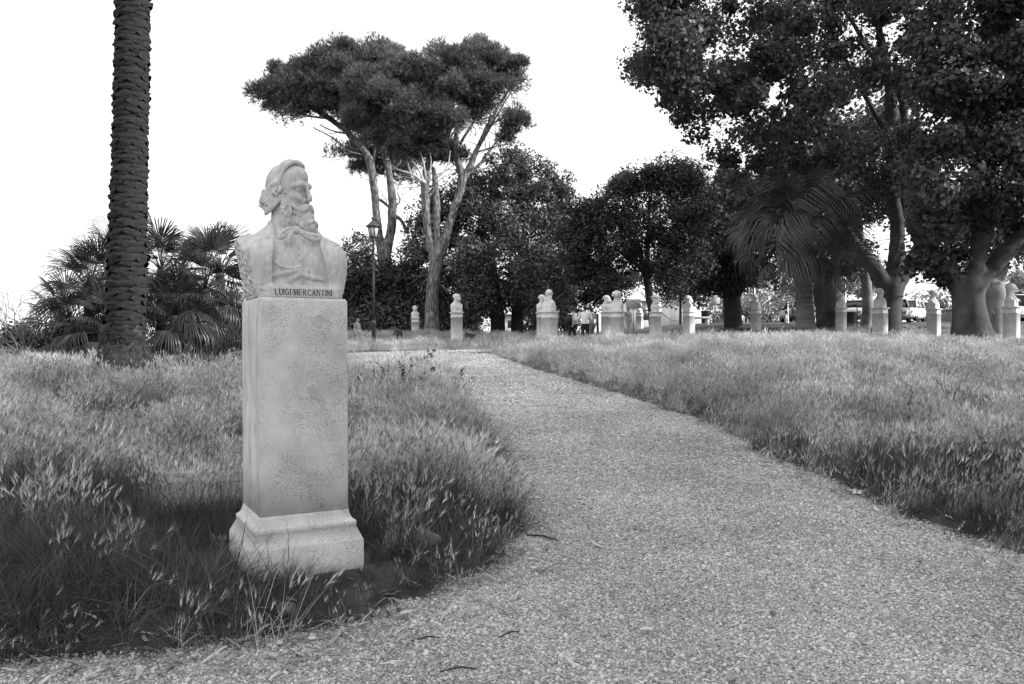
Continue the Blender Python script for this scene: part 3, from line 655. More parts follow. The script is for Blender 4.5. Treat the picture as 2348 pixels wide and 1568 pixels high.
def square_rings(prof, ch=.008):
    """prof: (half width, z): square column with eased corners"""
    out = []
    for h_, z_ in prof:
        c = ch; out += [[-h_ + c, -h_, z_], [h_ - c, -h_, z_], [h_, -h_ + c, z_], [h_, h_ - c, z_], [h_ - c, h_, z_], [-h_ + c, h_, z_], [-h_, h_ - c, z_], [-h_, -h_ + c, z_]]
    n = len(prof); V = np.array(out); Q = ring_quads(n, 8); return V, Q, np.array(cap_tris(n, 8))
hero = empty('marble_bust', (HERO_C.x, HERO_C.y, HERO_Z), HERO_YAW, 'large bearded marble bust on tall travertine pedestal beside the gravel path', 'bust', 'marble busts on pedestals')
def hero_pedestal():
    sh = [(.27, .335), (.2698, .60), (.2702, .9), (.27, 1.2), (.27, 1.50), (.2695, 1.625), (.264, 1.643), (.258, 1.648)]
    V, Q, T = square_rings(sh, .007)
    V = V + .0012 * np.stack([snoise(V[:, 0], V[:, 1], V[:, 2], 5, s, 2) for s in (1, 2, 3)], -1)
    fn = np.array([q[0] % 8 for q in Q]); mi = np.concatenate([np.isin(fn, (1, 2, 3, 5, 6, 7)).astype(int), np.zeros(len(T), int)])
    ped = link('pedestal', np_mesh('pedestal', V, [Q, T], False, mi=mi), [M_trav, M_trav_v], hero)
    pf = [(.348, -.16), (.347, .0), (.346, .150), (.342, .160), (.306, .232), (.309, .236), (.309, .262), (.305, .267), (.292, .276), (.281, .293), (.274, .316), (.2715, .3345)]
    V, Q, T = square_rings(pf, .012)
    V = V + .0025 * np.stack([snoise(V[:, 0], V[:, 1], V[:, 2], 4, s + 5, 2) for s in (1, 2, 3)], -1)
    link('plinth', np_mesh('plinth', V, [Q, T], False), [M_trav], ped)
hero_pedestal()
HV, HQ = hero_torso(); HV = HV * np.array([1, 1, 1.085])
yawH = R(40)
DV, DQ = hero_head()
fr = sstep((DV[:, 2] - .585) / .13) * sstep((.02 - DV[:, 1]) / .10); DV[:, 1] = DV[:, 1] * (1 + .12 * fr)
DV = DV * np.array([.92, .87, 1.0]) + np.array([0, 0, .034]); DV[:, 2] += .014 * sstep((DV[:, 2] - .55) / .3)
Dw = rotz(DV, yawH) + np.array([-.022, .045, 0])
def face_mi(V, Q):
    c = V[Q].mean(1); n = np.cross(V[Q[:, 1]] - V[Q[:, 0]], V[Q[:, 2]] - V[Q[:, 0]]); n /= np.linalg.norm(n, axis=1, keepdims=True) + 1e-12
    return ((np.abs(n[:, 0]) > .8) & (np.abs(c[:, 0]) > .255) & (c[:, 2] < .36) & (c[:, 0] < 0)).astype(int)
torso = link('bust', np_mesh('bust', HV, HQ, True, mi=face_mi(HV, HQ)), [M_marble, M_rough], hero, (0, 0, 1.650))
link('head', np_mesh('head', Dw, DQ, True), M_marble, torso)
lt = lettering('LUIGI MERCANTINI', .345, .0335).build('inscription', M_ink, torso); lt.location = (-.168, -.2366, .016)
# ------------------------------------------------------------------ the smaller busts farther off
def small_bust(v, h=.018):
    """v: dict(yaw, beard, hat, hair, bald, cut) in the frame: front -y, z from 0 (underside) to .82"""
    F = Field((-.36, -.30, -.02), (.36, .30, .92), h)
    w = v.get('w', .27)
    F.ell((0, .0, .20), (w + .03, .17, .19), .03)
    for s in (-1, 1):
        F.cap((s * .03, .03, .38), (s * (w - .03), .03, .27), .085, .085, .04)
        F.cap((s * (w - .03), .02, .27), (s * (w - .06), .0, .08), .085, .09, .04)
    F.box((0, .01, .07), (2 * w - .12, .30, .20), .04, .04)
    if v.get('herm'):
        F.box((0, .01, .10), (2 * w - .03, .34, .26), .012, .01)
    n = snoise
    F.cut((-1, 0, 0), w + .01, .01); F.cut((1, 0, 0), w + .01, .01); F.cut((0, 1, 0), .17, .01); F.cut((0, -1, 0), .19, .01)
    # clothing: lapels and collar
    for s in (-1, 1):
        F.tube([(s * .10, .05, .43), (s * .12, -.06, .37), (s * .09, -.15, .26), (s * .02, -.185, .12)], [.025, .025, .02, .012], .02, sub=2)
    if v.get('drape'):
        F.tube([(-.24, -.06, .33), (-.10, -.15, .27), (.06, -.18, .20), (.20, -.14, .16)], [.02, .025, .025, .03], .015, sub=2)
        F.tube([(-.22, -.08, .27), (-.05, -.17, .20), (.10, -.18, .13)], .02, .015, sub=2)
    F.cap((0, .02, .34), (0, .01, .55), .090, .076, .03)
    cy, sy = math.cos(v.get('yaw', 0)), math.sin(v.get('yaw', 0))
    def H(p): return (p[0] * cy - p[1] * sy, p[0] * sy + p[1] * cy, p[2])
    y0 = v.get('yaw', 0)
    F.ell(H((0, .015, .685)), (.092, .125, .125), .02, yaw=y0)
    F.ell(H((0, -.04, .60)), (.074, .085, .115), .03, yaw=y0)
    F.tube([H((0, -.115, .665)), H((0, -.138, .615)), H((0, -.148, .600))], [.016, .018, .018], .012)
    for s in (-1, 1):
        F.cap(H((s * .02, -.118, .672)), H((s * .065, -.095, .672)), .014, .012, .012)
        F.ell(H((s * .036, -.118, .648)), (.02, .018, .012), .01, 's')
        F.ell(H((s * .093, .012, .625)), (.012, .025, .034), .006)
        F.ell(H((s * .05, -.085, .605)), (.025, .03, .025), .02)
    F.cap(H((-.025, -.118, .548)), H((.025, -.118, .548)), .012, .012, .008)
    F.ell(H((0, -.105, .505)), (.035, .03, .028), .02, yaw=y0)
    rg = np.random.RandomState(v.get('seed', 1))
    if v.get('beard'):
        F.ell(H((0, -.105, .485)), (.070, .065, .085 * v['beard']), .02, yaw=y0)
        for s in (-1, 1):
            F.ell(H((s * .055, -.05, .53)), (.04, .055, .065), .02, yaw=y0)
            F.tube([H((s * .005, -.145, .575)), H((s * .04, -.135, .56)), H((s * .07, -.11, .535))], [.015, .017, .01], .006)
        for _ in range(26):
            d = rg.normal(size=3); d[1] = -abs(d[1]); d /= np.linalg.norm(d); p = np.array([0, -.095, .495]) + d * np.array([.075, .07, .085])
            if p[2] < .56: F.cap(H(p), H(p + np.array([0, -.005, -.03])), .014, .008, .006)
    elif v.get('mous'):
        for s in (-1, 1): F.tube([H((s * .004, -.14, .572)), H((s * .035, -.13, .56)), H((s * .065, -.105, .55))], [.014, .015, .008], .006)
    if v.get('hair'):
        F.ell(H((0, .045, .70)), (.104, .122, .120), .01, yaw=y0)
        F.ell(H((0, -.145, .66)), (.08, .05, .10), .02, 's', yaw=y0)
        F.tube([H((0, -.115, .665)), H((0, -.138, .615)), H((0, -.148, .600))], [.016, .018, .018], .012)
        for s in (-1, 1):
            for j in range(int(8 * v['hair'])):
                a = rg.uniform(-.02, .14); zz = rg.uniform(.58, .76); F.tube([H((s * .095, a - .02, zz + .02)), H((s * .105, a + .01, zz)), H((s * .095, a + .045, zz - .03))], [.014, .02, .01], .008)
        for j in range(int(8 * v['hair'])): F.cap(H((rg.uniform(-.08, .08), .14, rg.uniform(.6, .74))), H((rg.uniform(-.08, .08), .15, rg.uniform(.55, .68))), .02, .014, .01)
    if v.get('hat'):
        F.ell(H((0, .01, .755)), (.185, .205, .020), .01, yaw=y0, pitch=.10)
        F.ell(H((0, .02, .80)), (.100, .115, .095), .015, yaw=y0)
        F.cap(H((0, .02, .84)), H((0, .03, .895)), .06, .030, .03)
    if v.get('cap'):
        F.ell(H((0, .02, .755)), (.104, .128, .060), .01, yaw=y0); F.cap(H((-.05, -.12, .74)), H((.05, -.12, .74)), .016, .016, .01)
    if v.get('rough'):
        x, y, z = F.ax[0][:, None, None], F.ax[1][None, :, None], F.ax[2][None, None, :]; F.f = F.f + .006 * snoise(x, y, z, 9, 3, 2).astype(F32)
    F.cut((0, 0, -1), 0, .006)
    V, Q = F.mesh(); t = sstep((V[:, 2] - .36) / .14); V[:, :2] *= (1 + .42 * t)[:, None]; V[:, 0] *= 1 - .10 * (1 - t); return V, Q
# (view x, view y of the head top, y of the cornice, depth, yaw of the pedestal, label, variant)
BUSTS = [
    (1047, 672, 715, 35.0, 20, 'white bust of a bald man draped in a cloak, beside the tilted log', dict(yaw=R(35), drape=1, mous=1, seed=1)),
    (952, 699, 728, 45.0, 8, 'small far white bust between tree stump and pine trunk', dict(yaw=R(10), hair=.6, seed=2)),
    (1143, 705, 731, 57.0, 5, 'farthest pale bust standing among dark trunks under the holm oak', dict(yaw=R(25), hair=1, rough=1, seed=3)),
    (1243, 675, 716, 36.5, 12, 'white bald bust half hidden behind a bust seen from behind', dict(yaw=R(48), mous=1, seed=4)),
    (1259, 663, 714, 29.0, 142, 'bust seen from behind on a weathered pedestal, nearest of the distant row', dict(yaw=R(35), herm=1, seed=5, w=.25)),
    (1391, 677, 716, 38.0, 15, 'short-bearded bust in profile beside a bust with tousled hair', dict(yaw=R(45), beard=1, seed=6)),
    (1415, 667, 715, 32.0, 150, 'bust with tousled curly hair seen from behind, right of the bearded profile', dict(yaw=R(10), hair=1.6, herm=1, seed=7, w=.25)),
    (1502, 676, 716, 38.0, 25, 'bust wearing a tall brimmed hat', dict(yaw=R(35), hat=1, beard=.7, seed=8, w=.24)),
    (1579, 679, 716, 40.0, 128, 'bust with long beard facing away, one side brightly sunlit', dict(yaw=R(-20), beard=1.2, hair=.6, herm=1, seed=9, w=.25)),
    (1466, 694, 719, 58.0, 60, 'far grey bust partly covered by a slim dark tree trunk', dict(yaw=R(20), cap=1, herm=1, seed=10)),
    (1733, 678, 711, 44.0, 135, 'pale bust with rounded shoulders right of the forked dark trunk', dict(yaw=R(0), hair=.5, herm=1, seed=11, w=.25)),
    (1928, 674, 709, 43.0, 132, 'bust with curly head in front of the light parked car', dict(yaw=R(-15), hair=1.4, herm=1, seed=12, w=.25)),
    (2017, 664, 709, 30.5, 130, 'shaded bust standing against the plane trunk and grey car', dict(yaw=R(-10), hair=.7, herm=1, seed=13, w=.24)),
    (2140, 667, 712, 34.0, 40, 'sunlit smooth-headed bust between the two big plane trunks', dict(yaw=R(30), herm=1, seed=14, w=.24)),
    (2318, 654, 708, 27.7, 42, 'shaded bust on weathered pedestal at far right of the lawn', dict(yaw=R(35), herm=1, seed=15, w=.25)),
]
for bx_, ty, cy_, d, yaw, lab, var in BUSTS:
    P = px(bx_, cy_, d); zc = P[2]; zt = px(bx_, ty, d)[2]; g = gz(P[0], P[1]); hp = max(.7, zc - g); sc = (zt - zc) / (.82 if not var.get('hat') else .92)
    root = empty('marble_bust', (P[0], P[1], zc - hp), R(yaw), lab, 'bust', 'marble busts on pedestals')
    V, Q, T = square_rings([(.25, -.15), (.25, .10), (.225, .16), (.215, .18), (.213, hp - .24), (.226, hp - .235), (.226, hp - .215), (.213, hp - .205), (.213, hp - .08), (.235, hp - .05), (.268, hp - .035), (.268, hp - .006), (.24, hp)], .010)
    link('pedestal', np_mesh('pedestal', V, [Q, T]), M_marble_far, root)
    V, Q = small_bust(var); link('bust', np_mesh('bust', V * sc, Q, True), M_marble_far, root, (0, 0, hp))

# ------------------------------------------------------------------ trees
def leaf_mesh(name, C, N, size, rg, asp=.6, roll=None):
    """diamond leaves: C centres (n,3), N normals (n,3)"""
    n = len(C); N = N / (np.linalg.norm(N, axis=1, keepdims=True) + 1e-9)
    a = rg.normal(size=(n, 3)); U = np.cross(N, a); U /= np.linalg.norm(U, axis=1, keepdims=True) + 1e-9; W = np.cross(N, U)
    s = (size * rg.choice([.55, .8, 1.0, 1.3], n) * rg.uniform(.8, 1.2, n))[:, None]
    bend = N * s * rg.uniform(-.15, .15, (n, 1))
    V = np.stack([C - U * s * .5 + bend, C + W * s * asp * .5, C + U * s * .5 + bend, C - W * s * asp * .5], 1).reshape(-1, 3)
    F = np.arange(4 * n).reshape(n, 4)
    return np_mesh(name, V, F, False, {'rnd': np.repeat(rg.rand(n), 4)})
def in_poly(x, y, P):
    P = np.asarray(P, float); c = np.zeros(len(x), bool); j = len(P) - 1
    for i in range(len(P)):
        m = ((P[i, 1] > y) != (P[j, 1] > y)); xi = (P[j, 0] - P[i, 0]) * (y - P[i, 1]) / (P[j, 1] - P[i, 1] + 1e-12) + P[i, 0]; c ^= m & (x < xi); j = i
    return c
def edge_dist(x, y, P):
    P = np.vstack([P, P[:1]]); return polydist(x, y, np.asarray(P, float))
def blobs_in(poly, d, thick, n, br, rg):
    """clump centres filling an outline of the crown at its real distance, with depth"""
    poly = np.asarray(poly, float); lo, hi = poly.min(0), poly.max(0); out = []
    k = d / FPX; inset = br * .22 / k
    while len(out) < n:
        q = rg.uniform(lo, hi, (n * 4, 2)); m = in_poly(q[:, 0], q[:, 1], poly); q = q[m]
        e = edge_dist(q[:, 0], q[:, 1], poly); ok = e > inset * rg.uniform(.6, 1.1, len(q)); q, e = q[ok], e[ok]
        t = np.sqrt(np.clip(e * k / thick, 0, 1)) if thick > 0 else np.zeros(len(q))
        dd = d + thick * rg.uniform(-1, 1, len(q)) * (.25 + .75 * t)
        for (a, b), z in zip(q, dd): out.append(px(a, b, z) + rg.normal(size=3) * br * .25)
    return np.array(out[:n])
def shell_leaves(B, br, n, rg, fill=.35, up=.25):
    i = rg.randint(len(B), size=n); D = rg.normal(size=(n, 3)); D /= np.linalg.norm(D, axis=1, keepdims=True)
    r = br * rg.uniform(.5, 1.45, len(B))[i]; t = np.where(rg.rand(n) < fill, rg.uniform(.3, .95, n), rg.uniform(.88, 1.12, n))
    C = B[i] + D * (r * t)[:, None] * np.array([1, 1, .82])
    N = D + rg.normal(size=(n, 3)) * .55 + np.array([0, 0, up])
    return C, N
def limb(mb, pts, d, n=9, sub=4, wob=.0, rg=None, dz=0.0):
    P = np.array([px(a, b, d + (e if len(q) else 0)) for a, b, r_, *q in pts for e in (q[0] if q else 0,)]); r = np.array([p[2] for p in pts])
    P, r = catmull(P, r, sub)
    if wob and rg is not None: P = P + rg.normal(size=P.shape) * wob * np.minimum(1, r[:, None] * 6)
    mb.tube(P, r, n); return P, r
def twigs(mb, P, r, rg, n, L, r0=.03, up=.5, i0=.3):
    tips = []
    for _ in range(n):
        i = rg.randint(int(len(P) * i0), len(P)); d = rg.normal(size=3) + np.array([0, 0, up]); d /= np.linalg.norm(d); q = [P[i]]; l = L * rg.uniform(.5, 1.2)
        for k in range(4): d = d + rg.normal(size=3) * .25 + np.array([0, 0, up * .15]); d /= np.linalg.norm(d); q.append(q[-1] + d * l / 4)
        rr = min(r0, r[i] * .6); mb.tube(q, np.linspace(rr, rr * .25, 5), 5); tips.append(q[-1])
    return tips
def tree(name, label, cat, base, limbs, d, barkm, poly=None, thick=2.5, nb=40, br=1.1, nl=20000, size=.16, leafm=None, seed=0, group=None, fill=.35, asp=.6, up=.25, tw=0, extra=None, tufts=False, sides=10, tw_l=1.6, sdf=0.0):
    rg = np.random.RandomState(seed); P0 = px(base[0], base[1], d); g = gz(P0[0], P0[1])
    root = empty(name, (P0[0], P0[1], g), 0, label, cat, group); off = np.array([P0[0], P0[1], g])
    if limbs:
        mb = MB(); thick_l = []
        for L in limbs:
            if sdf and L[0][2] >= sdf * 2.2:
                P, r = limb(MB(), L, d, 4, 4, .012, rg); thick_l.append((P, r)); k = np.nonzero(r < sdf * 2.2)[0]
                if len(k) and k[0] < len(P) - 1: mb.tube(P[max(0, k[0] - 1):], r[max(0, k[0] - 1):], 8)
            else: P, r = limb(mb, L, d, sides, 4, .012, rg)
            if tw: twigs(mb, P, r, rg, tw, tw_l)
        if thick_l:
            A = np.concatenate([p[r_ > sdf * 1.6] for p, r_ in thick_l]); F = Field(A.min(0) - 1.0, A.max(0) + 1.0, sdf)
            for P, r in thick_l:
                for i in range(len(P) - 1):
                    if r[i] >= sdf * 1.9: F.cap(P[i], P[i + 1], r[i], max(r[i + 1], sdf * 1.6), min(.2, r[i] * .4))
            g3 = F.ax[0][:, None, None], F.ax[1][None, :, None], F.ax[2][None, None, :]
            F.f = F.f + (.05 * snoise(g3[0], g3[1], g3[2] * .5, .5, seed, 2) * (sdf > .03)).astype(F32); V, Q = F.mesh(); mb.add(V, Q)
        me = mb.mesh('trunk', True); o = link('trunk', me, barkm, root); me.transform(Matrix.Translation(Vector(-off)))
    if poly is not None:
        polys = poly if isinstance(poly[0][0], (list, tuple)) else [poly]
        B = []
        for k, pl in enumerate(polys):
            nn = nb if np.isscalar(nb) else nb[k]; B.append(blobs_in(pl, d + (extra[k] if extra else 0), thick if np.isscalar(thick) else thick[k], nn, br, rg))
        B = np.concatenate(B) - off
        if tufts: me = tuft_mesh('crown', B, br, nl, size, rg)
        else:
            C, N = shell_leaves(B, br, nl, rg, fill, up); me = leaf_mesh('crown', C, N, size, rg, asp)
        c = link('crown', me, leafm, root); c['kind'] = 'stuff'
    return root
def tuft_mesh(name, B, br, n, size, rg):
    """needle tufts: six slim blades fanning outwards and up"""
    i = rg.randint(len(B), size=n); D = rg.normal(size=(n, 3)); D[:, 2] = np.abs(D[:, 2]) * 1.2 - .55; D /= np.linalg.norm(D, axis=1, keepdims=True)
    r = br * rg.uniform(.6, 1.3, len(B))[i] * rg.uniform(.25, 1.12, n); C = B[i] + D * r[:, None] * np.array([1, 1, .85])
    axis = D + np.array([0, 0, .7]); axis /= np.linalg.norm(axis, axis=1, keepdims=True); K = 6; Vs = []
    for k in range(K):
        q = axis + rg.normal(size=(n, 3)) * .55; q /= np.linalg.norm(q, axis=1, keepdims=True); L = (size * rg.uniform(.7, 1.3, n))[:, None]
        w = np.cross(q, rg.normal(size=(n, 3))); w /= np.linalg.norm(w, axis=1, keepdims=True) + 1e-9
        Vs.append(np.stack([C - w * size * .065, C + w * size * .065, C + q * L], 1))
    V = np.stack(Vs, 1).reshape(-1, 3); return np_mesh(name, V, np.arange(len(V)).reshape(-1, 3), False, {'rnd': np.repeat(rg.rand(n), 3 * K)})
# --- stone pines
pA = [[(888, 775, .46), (886, 690, .40), (884, 620, .37), (880, 575, .38)],
      [(878, 585, .28), (868, 530, .26), (862, 470, .24), (855, 400, .24), (842, 352, .23), (805, 308, .20, 1), (757, 270, .15, 1.5), (700, 238, .11, 2), (640, 212, .06, 2)],
      [(884, 585, .28), (897, 530, .26), (901, 470, .25), (894, 400, .23), (886, 345, .20), (880, 290, .15), (885, 220, .09)],
      [(858, 368, .13), (864, 330, .12), (852, 290, .08)], [(845, 356, .10), (800, 345, .06), (770, 318, .05), (720, 290, .03)],
      [(862, 452, .10), (880, 462, .09), (897, 478, .08)], [(905, 492, .12), (922, 505, .11), (934, 535, .09)], [(903, 476, .06), (918, 460, .05), (912, 440, .04)],
      [(897, 392, .10), (918, 370, .09), (925, 335, .07)], [(800, 305, .09), (770, 300, .05), (735, 285, .03)], [(757, 270, .08), (700, 262, .05), (660, 240, .03)], [(805, 308, .1), (790, 240, .07), (760, 180, .04)]]
tree('stone_pine', 'leaning stone pine with forked trunk, its umbrella crown spreading left above the bust', 'pine tree', (886, 770), pA, 52, M_bark_pine,
     [[(585, 215), (597, 182), (650, 142), (720, 120), (800, 102), (870, 104), (945, 128), (935, 200), (890, 285), (820, 290), (765, 262), (700, 250), (645, 268), (600, 248)],
      [(763, 348), (800, 326), (860, 330), (945, 350), (935, 400), (860, 412), (800, 388)], [(620, 190), (700, 160), (800, 130), (900, 130), (900, 200), (760, 220), (650, 230)]], [2.6, 1.2, 3.0], [140, 20, 60], .85, 48000, .30, M_needle, 11, 'stone pines', tufts=True, tw=3, extra=[0, 2, 0], sdf=.065)
pB = [[(990, 780, .46), (991, 730, .40), (993, 680, .37), (997, 630, .36), (1002, 585, .38)],
      [(996, 600, .24), (984, 540, .24), (978, 480, .235), (976, 420, .22), (988, 368, .19), (1012, 330, .17), (1040, 270, .14), (1030, 200, .08)],
      [(1003, 600, .22), (1004, 540, .20), (1003, 480, .18), (1000, 420, .16), (995, 385, .12)],
      [(1008, 595, .26), (1022, 545, .25), (1042, 480, .23), (1060, 425, .22), (1058, 395, .19), (1046, 340, .15), (1056, 260, .11), (1078, 180, .06)],
      [(1062, 418, .17), (1092, 350, .14), (1120, 290, .11), (1160, 220, .07), (1205, 165, .03)], [(1072, 402, .10), (1105, 372, .09), (1148, 315, .06), (1192, 285, .03)],
      [(1120, 290, .07), (1165, 265, .05), (1205, 255, .02)], [(1104, 330, .07), (1150, 250, .05), (1185, 190, .03), (1200, 145, .02)], [(1092, 350, .06), (1140, 335, .04), (1180, 330, .02)],
      [(1056, 330, .09), (1110, 240, .06), (1130, 170, .03)], [(1012, 330, .10), (960, 290, .08), (900, 265, .05), (840, 250, .03)], [(1040, 270, .09), (990, 220, .06), (930, 190, .03)],
      [(985, 372, .08), (970, 320, .07), (935, 285, .05)], [(1060, 390, .08), (1020, 320, .07), (985, 260, .04)], [(1056, 260, .07), (1100, 180, .04), (1110, 130, .02)], [(1120, 290, .06), (1128, 240, .04), (1100, 200, .03)]]
tree('stone_pine', 'stone pine with three upright stems and dense dark umbrella crown, bare twigs showing right', 'pine tree', (990, 770), pB, 46, M_bark_pine,
     [[(785, 240), (800, 195), (870, 152), (960, 122), (1020, 110), (1080, 105), (1112, 100), (1130, 140), (1125, 200), (1105, 260), (1075, 325), (980, 352), (900, 345), (850, 320), (790, 300)],
      [(1150, 240), (1198, 245), (1216, 280), (1190, 325), (1145, 330)], [(1080, 112), (1125, 108), (1188, 145), (1185, 205), (1110, 230)], [(900, 330), (1000, 330), (1060, 330), (1040, 365), (960, 370)]], [3.0, .8, 2.0, 1.0], [170, 6, 22, 10], .75, 50000, .28, M_needle, 12, 'stone pines', tufts=True, tw=12, tw_l=2.2, sdf=.06)
def dead_branch():
    d = 45.2; P0 = px(975, 415, d); rg = np.random.RandomState(3)
    mb = MB()
    for L in ([(976, 418, .10), (945, 398, .07), (915, 388, .05), (893, 372, .03)], [(976, 420, .08), (960, 385, .06), (935, 355, .04), (918, 335, .02)], [(978, 410, .06), (972, 370, .05), (962, 340, .02)], [(945, 398, .05), (938, 378, .04), (935, 362, .02)],
              [(1000, 408, .07), (1018, 395, .05), (1030, 372, .04), (1034, 345, .02)], [(1002, 420, .06), (1012, 410, .05), (1022, 402, .03)], [(985, 405, .05), (990, 375, .03), (988, 350, .02)]):
        limb(mb, L, d, 6, 3, .02, rg)
    o = mb.build('dead_branch', M_dead, None); return o
db = dead_branch(); db.parent = [o for o in COL.objects if o.name.startswith('stone_pine')][-1]; db.matrix_parent_inverse = Matrix.Translation(-db.parent.location)
# --- holm oak and the dark trees of the middle distance
ho = [[(1142, 780, .5), (1140, 720, .45), (1130, 640, .4), (1110, 540, .3)], [(1185, 780, .42), (1188, 700, .4), (1200, 600, .3)], [(1235, 780, .45), (1238, 700, .42), (1230, 620, .3)]]
tree('holm_oak', 'massive dark holm oak with hanging leafy branches behind the bald bust', 'oak tree', (1160, 775), ho, 49, M_bark_dark,
     [[(930, 530), (958, 472), (1020, 420), (1070, 385), (1150, 345), (1200, 336), (1262, 378), (1312, 422), (1300, 480), (1312, 560), (1302, 640), (1285, 700), (1235, 722), (1190, 700), (1150, 715), (1100, 735), (1050, 735), (1010, 735), (965, 700), (940, 640), (930, 590)],
      [(1040, 560), (1110, 540), (1130, 690), (1100, 725), (1060, 715)], [(1180, 600), (1250, 590), (1270, 700), (1200, 700)]], [4.5, .8, .8], [300, 26, 20], .78, 102000, .18, M_leaf, 21, 'dark trees behind the busts', fill=.3, tw=3, extra=[0, -4.2, -3.8])
tg = [[(1499, 780, .24), (1494, 720, .20), (1488, 680, .19), (1482, 640, .19)], [(1482, 645, .13), (1470, 590, .11), (1430, 530, .08), (1390, 470, .04)], [(1483, 645, .14), (1486, 570, .12), (1490, 480, .08), (1500, 420, .04)], [(1486, 640, .12), (1520, 570, .10), (1560, 500, .07), (1600, 450, .03)],
      [(1478, 630, .10), (1440, 590, .07), (1380, 560, .04), (1330, 560, .02)], [(1490, 630, .09), (1540, 610, .06), (1600, 590, .03)]]
tree('broad_tree', 'low spreading tree with slim dark trunk and twiggy crown beside the hatted bust', 'tree', (1497, 775), tg, 41, M_bark_dark,
     [[(1285, 540), (1300, 490), (1360, 470), (1400, 420), (1430, 400), (1500, 395), (1560, 385), (1610, 400), (1650, 440), (1640, 520), (1640, 600), (1600, 660), (1540, 670), (1500, 640), (1440, 660), (1380, 650), (1310, 620)], [(1265, 540), (1300, 470), (1345, 440), (1390, 460), (1390, 620), (1290, 650)], [(1390, 420), (1420, 400), (1500, 388), (1600, 380), (1600, 430), (1480, 430)]], [3.5, 2.0, 2.5], [230, 45, 40], .65, 76000, .165, M_leaf_dark, 22, 'dark trees behind the busts', fill=.5, up=.6, asp=.5, tw=7)
def dry_twigs():
    mb = MB(); rg = np.random.RandomState(8); d = 39.2
    for k in range(16):
        a = (1470 + rg.uniform(-8, 8), 640 + rg.uniform(-6, 10)); e = (1470 - rg.uniform(10, 80), 650 + rg.uniform(-45, 25)); m_ = ((a[0] + e[0]) / 2 + rg.uniform(-8, 8), (a[1] + e[1]) / 2 + rg.uniform(-10, 10))
        limb(mb, [(*a, .03), (*m_, .02), (*e, .006)], d, 5, 3, .01, rg)
    o = mb.build('dry_branch', M_twig, None); o.parent = [q for q in COL.objects if q.name.startswith('broad_tree')][-1]; o.matrix_parent_inverse = Matrix.Translation(-o.parent.location)
dry_twigs()
tf = [[(1683, 780, .55), (1681, 740, .47), (1679, 705, .43), (1677, 690, .42)], [(1674, 695, .27), (1665, 660, .24), (1645, 600, .2), (1630, 540, .12)], [(1682, 695, .25), (1698, 660, .22), (1706, 620, .2), (1720, 540, .12)]]
tree('forked_tree', 'black forked trunk under a dense dark crown left of the drooping palm', 'tree', (1682, 775), tf, 47, M_bark_dark,
     [(1600, 480), (1625, 420), (1680, 400), (1740, 430), (1760, 520), (1740, 620), (1715, 650), (1680, 655), (1640, 690), (1610, 690), (1590, 600)], 3.0, 120, .8, 40000, .2, M_leaf_dark, 23, 'dark trees behind the busts', fill=.4, sdf=.08)
for k, (lab, nm, base, d, poly, nl, m, th) in enumerate([
    ('dark bushy evergreen rising behind the lamp post', 'evergreen_shrub', (835, 760), 50, [(770, 640), (790, 590), (840, 575), (880, 600), (905, 600), (900, 760), (770, 765)], 16000, M_leaf_dark, 2.5),
    ('airy light-leaved sapling poking above the shrubs left of the lamp post', 'young_tree', (810, 640), 64, [(775, 600), (785, 555), (810, 530), (850, 545), (860, 600), (830, 625)], 1700, M_leaf, 1.0),
    ('dark evergreen between the lamp post and the pine trunk', 'evergreen_shrub', (925, 760), 49.5, [(855, 660), (880, 640), (905, 615), (930, 580), (955, 610), (972, 640), (968, 760), (860, 765)], 18000, M_leaf_dark, 2.5),
    ('low dark hedge bush behind the far white bust', 'evergreen_shrub', (870, 765), 48.5, [(795, 715), (850, 700), (930, 715), (985, 705), (1010, 760), (900, 768), (795, 775)], 12000, M_leaf, 1.2),
    ('deep dark undergrowth beneath the holm oak and spreading tree', 'evergreen_shrub', (1370, 760), 62, [(1290, 640), (1340, 600), (1420, 610), (1430, 690), (1350, 700), (1300, 740), (1270, 740)], 12000, M_leaf_dark, 2.0),
    ('dark bush behind the main pine trunk and bald bust', 'evergreen_shrub', (1040, 765), 61, [(975, 700), (1040, 690), (1110, 690), (1115, 765), (975, 768)], 9000, M_leaf_dark, 1.5),
    ('dark bush behind the shaggy palm and holm oak trunks', 'evergreen_shrub', (1240, 765), 63, [(1190, 690), (1260, 660), (1320, 690), (1330, 765), (1195, 768)], 9000, M_leaf_dark, 1.5),
    ('dark evergreen filling the space above the white kiosk', 'evergreen_shrub', (1560, 700), 60, [(1490, 620), (1560, 580), (1650, 590), (1680, 660), (1640, 690), (1560, 675), (1500, 690)], 12000, M_leaf_dark, 2.0)]):
    tree(nm, lab, 'tree' if nm == 'young_tree' else 'shrub', base, [[(base[0], 800, .12), (base[0], base[1] - 40, .08)]], d, M_bark_dark, poly, th, 45, 1.0 if nl > 2000 else .6, nl, .22, m, 30 + k, 'shrubs behind the lawn', fill=.4)
